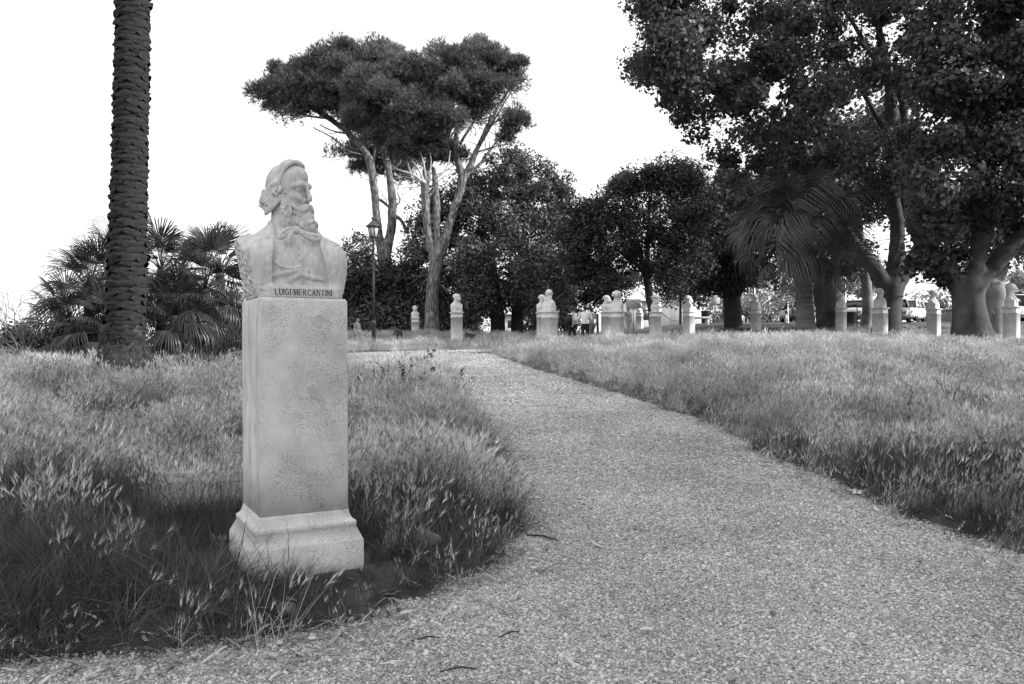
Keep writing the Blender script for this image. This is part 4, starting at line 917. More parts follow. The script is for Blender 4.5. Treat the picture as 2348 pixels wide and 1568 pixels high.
# --- plane trees on the right
PL = [[(2033, 790, .66), (2034, 755, .50), (2036, 715, .41), (2040, 680, .40), (2045, 655, .40)],
      [(2038, 668, .33), (1992, 605, .28), (1955, 558, .25), (1905, 470, .19), (1860, 380, .15), (1805, 250, .09)],
      [(2048, 662, .33), (2058, 570, .28), (2052, 450, .25), (2046, 330, .25), (2042, 200, .20), (2016, 60, .14), (2000, -80, .10)],
      [(2052, 662, .30), (2098, 592, .24), (2122, 520, .23), (2096, 400, .21), (2078, 290, .16), (2056, 150, .11)], [(2046, 330, .14), (2000, 250, .10), (1950, 160, .07), (1900, 60, .04)], [(1905, 470, .13), (1800, 420, .08), (1720, 380, .04)], [(2042, 200, .12), (1960, 60, .08), (1880, -60, .05)], [(1860, 380, .08), (1740, 240, .06), (1600, 150, .03)]]
tree('plane_tree', 'big plane tree forking low behind the shaded bust, its crown filling the upper sky', 'plane tree', (2034, 790), PL, 33.5, M_bark_plane,
     [[(1455, -120), (1462, 60), (1480, 110), (1440, 175), (1480, 200), (1500, 240), (1540, 268), (1560, 215), (1575, 290), (1640, 370), (1655, 440), (1720, 440), (1760, 400), (1900, 420), (1960, 450), (2060, 470), (2120, 460), (2130, 300), (2130, -120)],
      [(1470, -100), (1620, -100), (1640, 200), (1580, 230), (1500, 200), (1450, 170)], [(1940, 430), (2120, 430), (2110, 510), (2030, 500)]], [6.0, 3.0, 3.0], [215, 60, 10], .72, 98000, .172, M_leaf_plane, 41, 'plane trees', fill=.55, asp=.8, tw=5, sides=12, extra=[0, -3, 2], sdf=.07)
PB = [[(2230, 815, .74), (2227, 775, .53), (2225, 735, .43), (2222, 695, .41), (2218, 660, .40)],
      [(2212, 672, .29), (2152, 605, .25), (2120, 565, .26), (2092, 490, .18), (2080, 400, .1)], [(2224, 664, .30), (2246, 570, .27), (2262, 430, .28), (2280, 250, .20), (2290, 50, .14)],
      [(2228, 672, .30), (2292, 598, .25), (2342, 550, .24), (2420, 470, .2), (2500, 380, .1)], [(2262, 430, .14), (2200, 300, .1), (2160, 160, .06)], [(2280, 250, .12), (2340, 120, .08), (2400, 0, .05)]]
tree('plane_tree', 'stout mottled plane tree with flared base at right, black leaves overhead', 'plane tree', (2229, 810), PB, 27.5, M_bark_plane,
     [[(2080, -120), (2560, -120), (2560, 600), (2400, 545), (2320, 515), (2290, 540), (2200, 560), (2120, 530), (2085, 460), (2100, 300)], [(2090, 560), (2150, 560), (2200, 610), (2160, 650), (2110, 620)]], [5.5, 1.0], [250, 8], .70, 98000, .165, M_leaf_plane, 42, 'plane trees', fill=.6, asp=.8, tw=5, sides=12, sdf=.07)
PC = [[(1902, 790, .62), (1899, 740, .52), (1896, 700, .50), (1890, 670, .55)], [(1886, 675, .32), (1872, 610, .27), (1862, 500, .2), (1850, 400, .12)], [(1896, 672, .34), (1918, 610, .28), (1945, 450, .22), (1950, 300, .14)], [(1918, 610, .2), (1905, 520, .16), (1900, 420, .1)]]
tree('plane_tree', 'smaller plane tree farther back, half hidden behind the drooping palm', 'plane tree', (1900, 785), PC, 44, M_bark_plane,
     [[(1780, 300), (1850, 250), (2000, 260), (2100, 330), (2100, 480), (2000, 530), (1900, 500), (1800, 460)], [(1690, 400), (1800, 380), (1990, 400), (1980, 540), (1930, 610), (1800, 620), (1710, 600)]], [4.0, 2.0], [50, 55], 1.15, 34000, .25, M_leaf_plane, 43, 'plane trees', fill=.5, asp=.85, tw=4, sdf=.08)
PD = [[(2278, 800, .55), (2277, 740, .48), (2276, 690, .46), (2272, 665, .5)], [(2268, 672, .3), (2250, 640, .24), (2238, 590, .2), (2230, 500, .12)], [(2280, 670, .32), (2292, 630, .27), (2304, 585, .23), (2335, 500, .16), (2360, 400, .1)]]
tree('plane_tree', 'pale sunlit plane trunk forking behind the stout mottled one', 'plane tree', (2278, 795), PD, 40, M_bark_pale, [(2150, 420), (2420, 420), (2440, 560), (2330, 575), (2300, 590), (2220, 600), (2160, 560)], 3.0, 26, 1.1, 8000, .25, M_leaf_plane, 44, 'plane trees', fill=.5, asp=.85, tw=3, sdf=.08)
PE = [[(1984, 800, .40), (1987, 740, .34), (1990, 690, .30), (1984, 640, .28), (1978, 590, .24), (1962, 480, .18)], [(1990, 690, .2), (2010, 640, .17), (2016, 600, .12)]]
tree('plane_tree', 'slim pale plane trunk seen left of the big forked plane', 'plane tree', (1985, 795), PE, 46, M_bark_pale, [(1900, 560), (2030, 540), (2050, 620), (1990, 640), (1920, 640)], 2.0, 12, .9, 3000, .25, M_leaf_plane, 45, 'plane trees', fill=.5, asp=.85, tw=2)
# unseen planes added right of and behind the viewer, only to shade the lawn
def added_shade_plane(x, y, h, lab, seed, n=16000):
    rg = np.random.RandomState(seed); g = gz(x, y); root = empty('plane_tree', (x, y, g), 0, lab, 'plane tree', 'plane trees'); mb = MB()
    mb.tube([(0, 0, -.2), (0, 0, .6), (.1, 0, 2.4)], [.8, .6, .55], 12)
    for k in range(5):
        a = k * 1.26 + rg.rand(); P, r = catmull([(.1, 0, 2.2), (1.2 * math.cos(a), 1.2 * math.sin(a), 4.2), (2.4 * math.cos(a), 2.4 * math.sin(a), 7.5), (3.4 * math.cos(a), 3.4 * math.sin(a), h - 3)], [.4, .3, .2, .08], 3); mb.tube(P, r, 8)
    mb.build('trunk', M_bark_plane, root, True)
    B = rg.normal(size=(150, 3)); B /= np.linalg.norm(B, axis=1, keepdims=True); B = B * (rg.rand(150, 1) ** .4) * np.array([5.2, 5.2, (h - 3.0) / 2]) + np.array([0, 0, 3.0 + (h - 3.0) / 2])
    C, N = shell_leaves(B, 1.1, n, rg, .5); c = link('crown', leaf_mesh('crown', C, N, .34, rg, .85), M_leaf_plane, root); c['kind'] = 'stuff'
# ------------------------------------------------------------------ date palm trunk
def date_palm():
    rg = np.random.RandomState(5); d = 14.0
    # trunk axis by view position: (x centre, y, half width in view px)
    K = [(285, 850, 66), (285, 838, 62), (286, 815, 54), (288, 795, 49), (289, 775, 47), (289, 740, 45.5), (290, 700, 46), (291, 640, 47), (294, 560, 46), (297, 460, 44), (300, 340, 43), (304, 200, 42), (307, 60, 41.5), (310, -120, 41), (314, -400, 40), (318, -760, 39)]
    P = np.array([px(a, b, d) for a, b, w in K]); r = np.array([w * (.84 if b < 780 else .97) * d / FPX for a, b, w in K]); P0 = P[0].copy(); P0[2] = gz(P0[0], P0[1]); P[0, 2] = P0[2] - .15
    root = empty('date_palm', P0, 0, 'tall dark date palm trunk with diamond leaf scars and root skirt, left', 'palm tree')
    Q = P - P0; mb = MB(); C, rr = catmull(Q[4:], r[4:] * .93, 4); mb.tube(C, rr, 22); tr = mb.build('trunk', M_palm_gap, root, True)
    # fibrous root skirt
    Cs, rs = catmull(Q[:6], r[:6] * 1.0, 5); V, F, T = tube(Cs, rs, 48); n = len(Cs); V = V.reshape(n, 48, 3); c = Cs[:, None]; dv = V - c
    amp = 1 + .10 * snoise(V[..., 0], V[..., 1], V[..., 2] * .4, 3.0, 2, 3) + .03 * rg.normal(size=(n, 48))
    link('root_skirt', np_mesh('root_skirt', (c + dv * amp[..., None]).reshape(-1, 3), [F, T], True), M_root, root)
    # roots: thin fibres on the skirt
    fb = MB()
    for _ in range(500):
        t = rg.rand() * .8; a = rg.uniform(0, 6.28); zz = Cs[0, 2] + .15 + t * (Cs[-1, 2] - Cs[0, 2] - .1); R_ = float(np.interp(zz, Cs[:, 2], rs)) * 1.03; L = rg.uniform(.05, .16)
        z2 = zz - L; R2 = float(np.interp(z2, Cs[:, 2], rs)) * rg.uniform(1.03, 1.16); a2 = a + rg.normal() * .12
        fb.tube([(R_ * math.cos(a), R_ * math.sin(a), zz), (R2 * 1.02 * math.cos((a + a2) / 2), R2 * 1.02 * math.sin((a + a2) / 2), (zz + z2) / 2), (R2 * math.cos(a2), R2 * math.sin(a2), z2)], [.004, .005, .003], 4)
    f = fb.build('root_fibres', M_root, root); f['kind'] = 'stuff'
    # one leaf base (a lens-shaped pad, thick lower lip), repeated round the trunk in a spiral
    def pad(seed):
        r2 = np.random.RandomState(seed); m = MB(); nu, nv = 9, 5; V = []
        for j in range(nv):
            for i in range(nu):
                u = i / (nu - 1) * 2 - 1; v = j / (nv - 1) * 2 - 1; half = .066 * (1 - u * u) ** .7 + .002
                e = (1 - u * u) * (1 - abs(v) ** 3); V.append((u * .285, -(.010 + .030 * e * (1 - .5 * v)) + .035 * u * u + .005 * r2.normal() * (abs(u) < .95), v * half + .006 * math.sin(u * 5 + seed)))
        Qd = [[j * nu + i, j * nu + i + 1, (j + 1) * nu + i + 1, (j + 1) * nu + i] for j in range(nv - 1) for i in range(nu - 1)]
        return np.array(V), np.array(Qd)
    pads = [pad(s) for s in range(4)]; meshes = []
    ztop = C[-1, 2]; z = Q[4, 2] - .02; k = 0; insts = []; far = MB()
    while z < ztop:
        per = 4; R0 = float(np.interp(z, C[:, 2], rr)); cxy = [float(np.interp(z, C[:, 2], C[:, q])) for q in (0, 1)]
        for i in range(per):
            a = (i + .5 * (k % 2)) * 2 * math.pi / per + .13 * k + rg.normal() * .05; insts.append((a + rg.normal() * .07, z + rg.normal() * .014, R0 + rg.normal() * .006, cxy, rg.randint(4), rg.uniform(.82, 1.22)))
        z += .074; k += 1
    view = math.atan2(P0[0], -P0[1]) if False else 0
    tocam = np.array([-P0[0], -P0[1]]); tocam /= np.linalg.norm(tocam); ptop = px(0, -30, d)[2] - P0[2]
    def xf(a, z, R0, c, sc): return Matrix.Translation(Vector((c[0], c[1], z))) @ Matrix.Rotation(a, 4, 'Z') @ Matrix.Translation(Vector((0, -R0 + .006, 0))) @ Matrix.Rotation(R(-9), 4, 'X') @ Matrix.Diagonal(Vector((R0 / .345 * sc, 1.0, sc, 1)))
    mesh4 = [np_mesh('leaf_base', V_, Q_, True) for V_, Q_ in pads]
    order = sorted(range(len(insts)), key=lambda q: (-(math.sin(insts[q][0]) * tocam[0] - math.cos(insts[q][0]) * tocam[1]) + (insts[q][1] > ptop) * 5))
    for rank, q in enumerate(order):
        a, z, R0, c, s, sc = insts[q]; M4 = xf(a, z, R0, c, sc)
        if rank < 295 and insts[q][1] < ptop:
            o = link('leaf_base', mesh4[s], M_palm_bark, tr); o.matrix_local = M4
        else:
            V_, Q_ = pads[s]; A = np.array(M4); far.add(V_ @ A[:3, :3].T + A[:3, 3], Q_)
    o = far.build('leaf_bases', M_palm_bark, tr, True); o['kind'] = 'stuff'
    # crown above the frame: arching fronds
    top = C[-1]; fm = frond_mesh('frond', 3.2, 46, .42, rg, 1.2)
    for k in range(34):
        o = link('frond', fm, M_fan, root, top); o.rotation_euler = (rg.uniform(-.9, .75), 0, k * 2.4)
def frond_mesh(name, L, n, ll, rg, droop):
    """pinnate frond along +y"""
    mb = MB(); t = np.linspace(0, 1, 10); ang = np.cumsum(np.full(10, droop / 10)); st = L / 9
    P = np.zeros((10, 3)); 
    for i in range(1, 10): P[i] = P[i - 1] + np.array([0, math.cos(ang[i] - .5), -math.sin(ang[i] - .5)]) * st
    mb.tube(P, np.linspace(.03, .006, 10), 4)
    for i in range(n):
        u = .12 + .88 * i / n; p = np.array([np.interp(u, t, P[:, q]) for q in range(3)]); l = ll * math.sin(min(1, u * 1.3 + .15) * 3.0) ** .5 if u < .95 else ll * .5
        for s in (-1, 1):
            e = p + np.array([s * l * .8, l * .45, -l * (.25 + .2 * rg.rand())]); w = np.array([0, .016, 0]); mb.add([p - w, p + w, e], None, [[0, 1, 2]])
    me = mb.mesh(name); a = me.attributes.new('rnd', 'FLOAT', 'POINT'); a.data.foreach_set('value', rg.rand(len(me.vertices)).astype(F32)); return me
date_palm()
# ------------------------------------------------------------------ fan palms
def fan_leaf(name, rg, pet=.9, L=.75, n=22, droop=.2, width=.028, spread=2.5, bend=.0):
    """petiole along +y from origin, fan of narrow blades at its end"""
    mb = MB(); mb.tube([(0, 0, 0), (0, pet * .5, .02), (0, pet, -bend)], [.014, .011, .008], 4); c = np.array([0, pet, -bend]); rn = [rg.rand()] * 12
    for i in range(n):
        a = (i / (n - 1) - .5) * spread * 1.0 + rg.normal() * .02; l = L * (1 - .25 * abs(a) / (spread / 2)) * rg.uniform(.9, 1.08); dr = np.array([math.sin(a), math.cos(a), 0.0]); zz = .12 * math.cos(i * math.pi) * 0
        u = np.array([math.cos(a), -math.sin(a), 0]); w = width * rg.uniform(.8, 1.2)
        p0 = c; p1 = c + dr * l * .45 + np.array([0, 0, .05 * L - droop * l * .12]); p2 = c + dr * l * .8 + np.array([0, 0, -droop * l * .5]); p3 = c + dr * l * (1 - .35 * min(1, droop)) + np.array([0, 0, -droop * l * 1.1])
        fold = np.array([0, 0, w * .5])
        mb.add([p0, p1 - u * w * .5, p1 + u * w * .5 + fold, p2 - u * w * .4, p2 + u * w * .4, p3], [[1, 2, 4, 3]], [[0, 2, 1], [3, 4, 5]]); rn += [rg.rand()] * 6
    me = mb.mesh(name); a = me.attributes.new('rnd', 'FLOAT', 'POINT'); a.data.foreach_set('value', np.array(rn[:len(me.vertices)], F32)); return me
rgf = np.random.RandomState(7)
FANS = [fan_leaf('leaf', rgf, .75, .78, 24, .12), fan_leaf('leaf', rgf, .6, .72, 22, .35), fan_leaf('leaf', rgf, .9, .70, 22, .2, spread=2.9)]
FANS_D = [fan_leaf('leaf', rgf, .55, .85, 22, .7, spread=2.4), fan_leaf('leaf', rgf, .6, .80, 20, .9, spread=2.2)]
def fan_palm(x, ytop, ybase, d, label, n=40, scale=1.0, group='fan palms', skirt=.5, seed=0, trunk_r=.13, leaves=None, m=None, name='fan_palm', dro=None):
    rg = np.random.RandomState(seed); T = px(x, ytop, d); g = gz(T[0], T[1]); root = empty(name, (T[0], T[1], g), 0, label, 'palm tree', group); h = T[2] - g
    mb = MB(); mb.tube([(0, 0, -.1), (0, 0, h * .5), (0, 0, h)], [trunk_r * 1.1, trunk_r, trunk_r * .9], 10); mb.build('trunk', M_root, root, True)
    for k in range(n):
        t = k / n; el = R(82) - t * R(95 + 55 * skirt) + rg.normal() * .08; az = k * 2.39996 + rg.normal() * .15; lib = (leaves or FANS) if t < .55 else (dro or FANS_D)
        o = link('leaf', lib[rg.randint(len(lib))], m or M_fan, root, (0, 0, h - .5 * skirt * t * t * 1.2 * scale))
        e = Matrix.Rotation(az, 3, 'Z') @ Matrix.Rotation(el, 3, 'X') @ Matrix.Rotation(rg.normal() * .3, 3, 'Y'); o.rotation_euler = e.to_euler(); s = scale * rg.uniform(.85, 1.12); o.scale = (s, s, s)
fan_palm(372, 615, 800, 19.5, 'tall fan palm with upright fans just right of the date palm trunk', 44, 1.0, seed=1, skirt=.8)
fan_palm(470, 660, 800, 18.5, 'dense fan palm with wide drooping skirt just left of the main bust', 46, 1.05, seed=2, skirt=1.0)
fan_palm(505, 622, 800, 21.0, 'rearmost fan palm behind the bust shoulder', 36, 1.0, seed=3, skirt=.8)
fan_palm(205, 655, 800, 19.5, 'fan palm left of the date palm, fans spreading far left', 46, 1.05, seed=4, skirt=1.0)
fan_palm(160, 735, 810, 18.5, 'low fan palm at the left end of the cluster, leaves hanging to the grass', 40, .85, seed=5, skirt=.9)
fan_palm(240, 740, 810, 17.5, 'low fan palm tucked against the left side of the date palm trunk', 36, .85, seed=6, skirt=.9)
fan_palm(405, 720, 800, 17.8, 'shaded low fan palm between the date palm and the main bust', 36, .9, seed=8, skirt=.9)
fan_palm(253, 610, 800, 22.0, 'fan palm almost hidden behind the date palm trunk', 30, .9, seed=9, skirt=.6)
# drooping palm among the planes
LONG = [fan_leaf('leaf', rgf, 1.5, 1.4, 36, .95, .028, 2.3, .25), fan_leaf('leaf', rgf, 1.3, 1.4, 36, 1.15, .028, 2.0, .3), fan_leaf('leaf', rgf, 1.6, 1.3, 34, .7, .028, 2.4, .1)]
def drooping_palm():
    d = 30.0; rg = np.random.RandomState(31); B = px(1846, 757, d); g = gz(B[0], B[1]); T = px(1832, 530, d); h = T[2] - g; root = empty('drooping_palm', (B[0], B[1], g), 0, 'palm with long weeping fan leaves and ringed grey trunk under the planes', 'palm tree')
    off = np.array([B[0], B[1], g]); pts = [(1848, 790, .46), (1847, 757, .38), (1845, 720, .32), (1843, 690, .31), (1842, 650, .31), (1836, 600, .28), (1832, 530, .26)]
    mb = MB(); P, r = catmull([px(a, b, d) - off for a, b, q in pts], [q for a, b, q in pts], 6); r = r * (1 + .02 * np.sin(np.arange(len(r)) * 2.1)); mb.tube(P, r, 16); mb.build('trunk', M_palm_trunk2, root, True)
    top = P[-1]
    for k in range(88):
        t = k / 88; el = R(85) - t * R(116) + rg.normal() * .12; az = k * 2.39996 + rg.normal() * .25
        o = link('leaf', LONG[rg.randint(3)], M_fan2, root, top - np.array([0, 0, .55 * t])); e = Matrix.Rotation(az, 3, 'Z') @ Matrix.Rotation(el, 3, 'X') @ Matrix.Rotation(rg.normal() * .5, 3, 'Y'); o.rotation_euler = e.to_euler(); s = rg.uniform(.7, 1.12); o.scale = (s, s, s)
drooping_palm()
# shaggy low palm behind the two walking men
FR = [frond_mesh('frond', 1.9, 40, .42, rgf, 1.6), frond_mesh('frond', 1.7, 38, .42, rgf, 2.1)]
def shaggy(x, y, d, label, n, seed):
    rg = np.random.RandomState(seed); T = px(x, y, d); g = gz(T[0], T[1]); root = empty('shaggy_palm', (T[0], T[1], g), 0, label, 'palm tree'); h = T[2] - g
    mb = MB(); mb.tube([(0, 0, -.1), (0, 0, h)], [.2, .18], 8); mb.build('trunk', M_root, root)
    for k in range(n):
        o = link('frond', FR[k % 2], M_fan, root, (0, 0, h)); o.rotation_euler = (R(70) - k / n * R(115), 0, k * 2.4); s = rg.uniform(.8, 1.1); o.scale = (s, s, s)
shaggy(1262, 712, 39.0, 'low shaggy palm with drooping fronds behind the bust seen from behind', 44, 3)
# ------------------------------------------------------------------ bare shrub and hedge at the far left, dry scrub by the fan palms
def bare_shrub():
    d = 24; rg = np.random.RandomState(9); B = px(70, 812, d); g = gz(B[0], B[1]); root = empty('bare_shrub', (B[0], B[1], g), 0, 'leafless twiggy shrub at the far left edge', 'shrub'); mb = MB()
    def grow(p, dr, l, r, n):
        q = [p]
        for k in range(3): dr = dr + rg.normal(size=3) * .22 + np.array([0, 0, .04]); dr = dr / np.linalg.norm(dr); q.append(q[-1] + dr * l / 3)
        mb.tube(q, np.linspace(r, r * .6, 4), 4)
        if n:
            for _ in range(rg.randint(2, 4)): grow(q[rg.randint(2, 4)], dr + rg.normal(size=3) * .5, l * .72, r * .58, n - 1)
    for k in range(9): grow(np.array([rg.normal() * .2, rg.normal() * .2, .1]), np.array([rg.normal() * .5, rg.normal() * .3, 1.0]), 1.25, .026, 4)
    mb.build('branches', M_twig, root)
bare_shrub()
tree('evergreen_shrub', 'low dark clipped bush along the left horizon', 'shrub', (60, 815), None, 25, M_bark_dark, [(-60, 770), (20, 752), (90, 748), (130, 735), (150, 790), (140, 825), (-60, 828)], 1.0, 34, .45, 9000, .10, M_leaf_dark, 50, 'shrubs behind the lawn', fill=.4)
tree('evergreen_shrub', 'dark bush filling the gap behind the fan palms', 'shrub', (430, 810), None, 23.5, M_bark_dark, [(340, 720), (400, 690), (480, 700), (560, 650), (575, 800), (340, 815)], .8, 40, .45, 9000, .11, M_leaf_dark, 51, 'shrubs behind the lawn', fill=.4)
tree('evergreen_shrub', 'shadowy bush under the palms left of the date palm', 'shrub', (190, 815), None, 21.5, M_bark_dark, [(110, 740), (180, 720), (260, 730), (262, 815), (110, 822)], .8, 26, .45, 6500, .11, M_leaf_dark, 52, 'shrubs behind the lawn', fill=.4)
def scrub(x, y, d, w, h, label, seed, n=420):
    rg = np.random.RandomState(seed); B = px(x, y, d); g = gz(B[0], B[1]); root = empty('dry_scrub', (B[0], B[1], g), 0, label, 'shrub', 'dry scrub in the grass'); mb = MB(); rn = []
    for k in range(n):
        p = np.array([rg.normal() * w * .4, rg.normal() * .25, 0]); dr = np.array([rg.normal() * .45 + p[0] * .3, rg.normal() * .35, 1.0]); dr /= np.linalg.norm(dr); L = h * rg.uniform(.5, 1.1) * math.exp(-(p[0] / w) ** 2)
        q = [p, p + dr * L * .5, p + dr * L + np.array([rg.normal() * .05, 0, -.03])]; mb.tube(q, [.004, .003, .0015], 3)
        for _ in range(5):
            b = p + dr * L * rg.uniform(.4, 1.0); e = rg.normal(size=3); e[2] = abs(e[2]); e = e / np.linalg.norm(e) * rg.uniform(.03, .09); s = np.cross(e, dr) * .12; mb.add([b, b + e * .5 + s, b + e, b + e * .5 - s], [[0, 1, 2, 3]])
    o = mb.build('stems', M_weed, root); me = o.data; a = me.attributes.new('rnd', 'FLOAT', 'POINT'); a.data.foreach_set('value', rg.rand(len(me.vertices)).astype(F32))
scrub(455, 808, 15.0, .75, .62, 'broad dry scrub bush in the grass just left of the pedestal', 1)
scrub(545, 790, 17.0, .5, .6, 'smaller dry scrub tuft against the pedestal edge', 2, 240)
def dry_weed(x, y, d, h, label, seed):
    rg = np.random.RandomState(seed); B = px(x, y, d); g = gz(B[0], B[1]); root = empty('thistle', (B[0], B[1], g), 0, label, 'weed', 'dark weeds on the lawn'); mb = MB()
    for k in range(7):
        dr = np.array([rg.normal() * .4, rg.normal() * .3, 1.0]); dr /= np.linalg.norm(dr); L = h * rg.uniform(.7, 1.05); q = [np.zeros(3), dr * L * .5, dr * L]; mb.tube(q, [.005, .004, .002], 4)
        for j in range(22):
            b = dr * L * rg.uniform(.3, 1); e = rg.normal(size=3) * .022 + np.array([0, 0, .02]); s = np.cross(e, rg.normal(size=3)) * .3; mb.add([b, b + e * .5 + s, b + e, b + e * .5 - s], [[0, 1, 2, 3]])
    o = mb.build('stems', M_weed, root); a = o.data.attributes.new('rnd', 'FLOAT', 'POINT'); a.data.foreach_set('value', rg.rand(len(o.data.vertices)).astype(F32))
for k, (x, y, d, h, lab) in enumerate([(975, 850, 17.0, .75, 'tall dark weed at the left edge where the path bends'), (930, 905, 12.5, .7, 'dark leafy weed right of the pedestal in pale grass'), (1545, 800, 24.0, .6, 'dark weed on the crest of the right lawn'),
                                       (860, 880, 12.5, .7, 'thin dark weed close behind the pedestal'), (1040, 870, 14.5, .6, 'weed leaning over the path edge'), (2075, 990, 9.5, .55, 'thin weed stalk in the right lawn'), (2290, 1120, 7.0, .5, 'leafy weed tuft near the right frame edge')]): dry_weed(x, y, d, h, lab, 60 + k)
# ------------------------------------------------------------------ lamp post
def lamp():
    d = 28.5; B = px(857, 782, d); g = gz(B[0], B[1]); k = d / FPX; z = lambda y: px(0, y, d)[2] - g
    root = empty('street_lamp', (B[0], B[1], g), 0, 'black cast iron lamp post with glass lantern on the grass island', 'street lamp')
    MB().lathe([(.075, -.2), (.075, z(741)), (.085, z(740)), (.085, z(737)), (.07, z(735)), (.045, z(732))], n=12).build('base', M_iron, root, True)
    MB().lathe([(.043, z(735)), (.040, z(640)), (.036, z(556)), (.055, z(554)), (.055, z(551)), (.075, z(545)), (.06, z(542))], n=12).build('post', M_iron, root, True)
    lz0, lz1 = z(541), z(518); r0, r1 = .135, .19
    lan = MB(); lan.lathe([(.06, lz0 - .06), (r0 + .03, lz0 - .02), (r0 + .03, lz0)], n=6); L = lan.build('lantern', M_iron, root)
    MB().lathe([(r0, lz0 + .003), (r1, lz1 - .003)], n=6).build('glass', M_glass_milk, L)
    fr = MB()
    for i in range(6):
        a = i * math.pi / 3; fr.tube([(r0 * 1.03 * math.cos(a), r0 * 1.03 * math.sin(a), lz0), (r1 * 1.03 * math.cos(a), r1 * 1.03 * math.sin(a), lz1)], .012, 4)
    fr.build('frame', M_iron, L)
    MB().lathe([(r1 + .07, lz1 - .02), (r1 + .075, lz1 + .02), (r1 + .02, lz1 + .06), (.11, lz1 + .16), (.05, lz1 + .2), (.045, lz1 + .24), (.075, lz1 + .27), (.06, lz1 + .32), (.02, lz1 + .36)], n=12).build('roof', M_iron, L, True)
lamp()
# ------------------------------------------------------------------ log and stump
def log():
    d = 33.5; B = px(1072, 770, d); g = gz(B[0], B[1]); o = empty('log', (B[0], B[1], g), 0, 'dark cut log leaning in the grass right of the bald bust', 'log')
    P = [np.array([-.12, 0, -.2]), np.array([0, 0, .15]), np.array([.14, -.08, .62])]; MB().tube(P, [.26, .24, .23], 14).build('bark', M_log, o, True)
    n = (P[2] - P[1]) / np.linalg.norm(P[2] - P[1]); MB().tube([P[2] - n * .01, P[2] + n * .006], [.205, .20], 14).build('cut_face', M_cutwood, o)
log()
def stump():
    d = 38; B = px(913, 768, d); g = gz(B[0], B[1]); o = empty('stump', (B[0], B[1], g), 0, 'low square-cut stump on the grass island right of the lamp', 'stump')
    h = max(.3, px(0, 754, d)[2] - g); MB().lathe([(.24, -.1), (.21, h * .5), (.20, h)], n=9).build('bark', M_log, o); MB().lathe([(.185, h - .01), (.18, h + .008)], n=9).build('cut_face', M_cutwood, o)
stump()
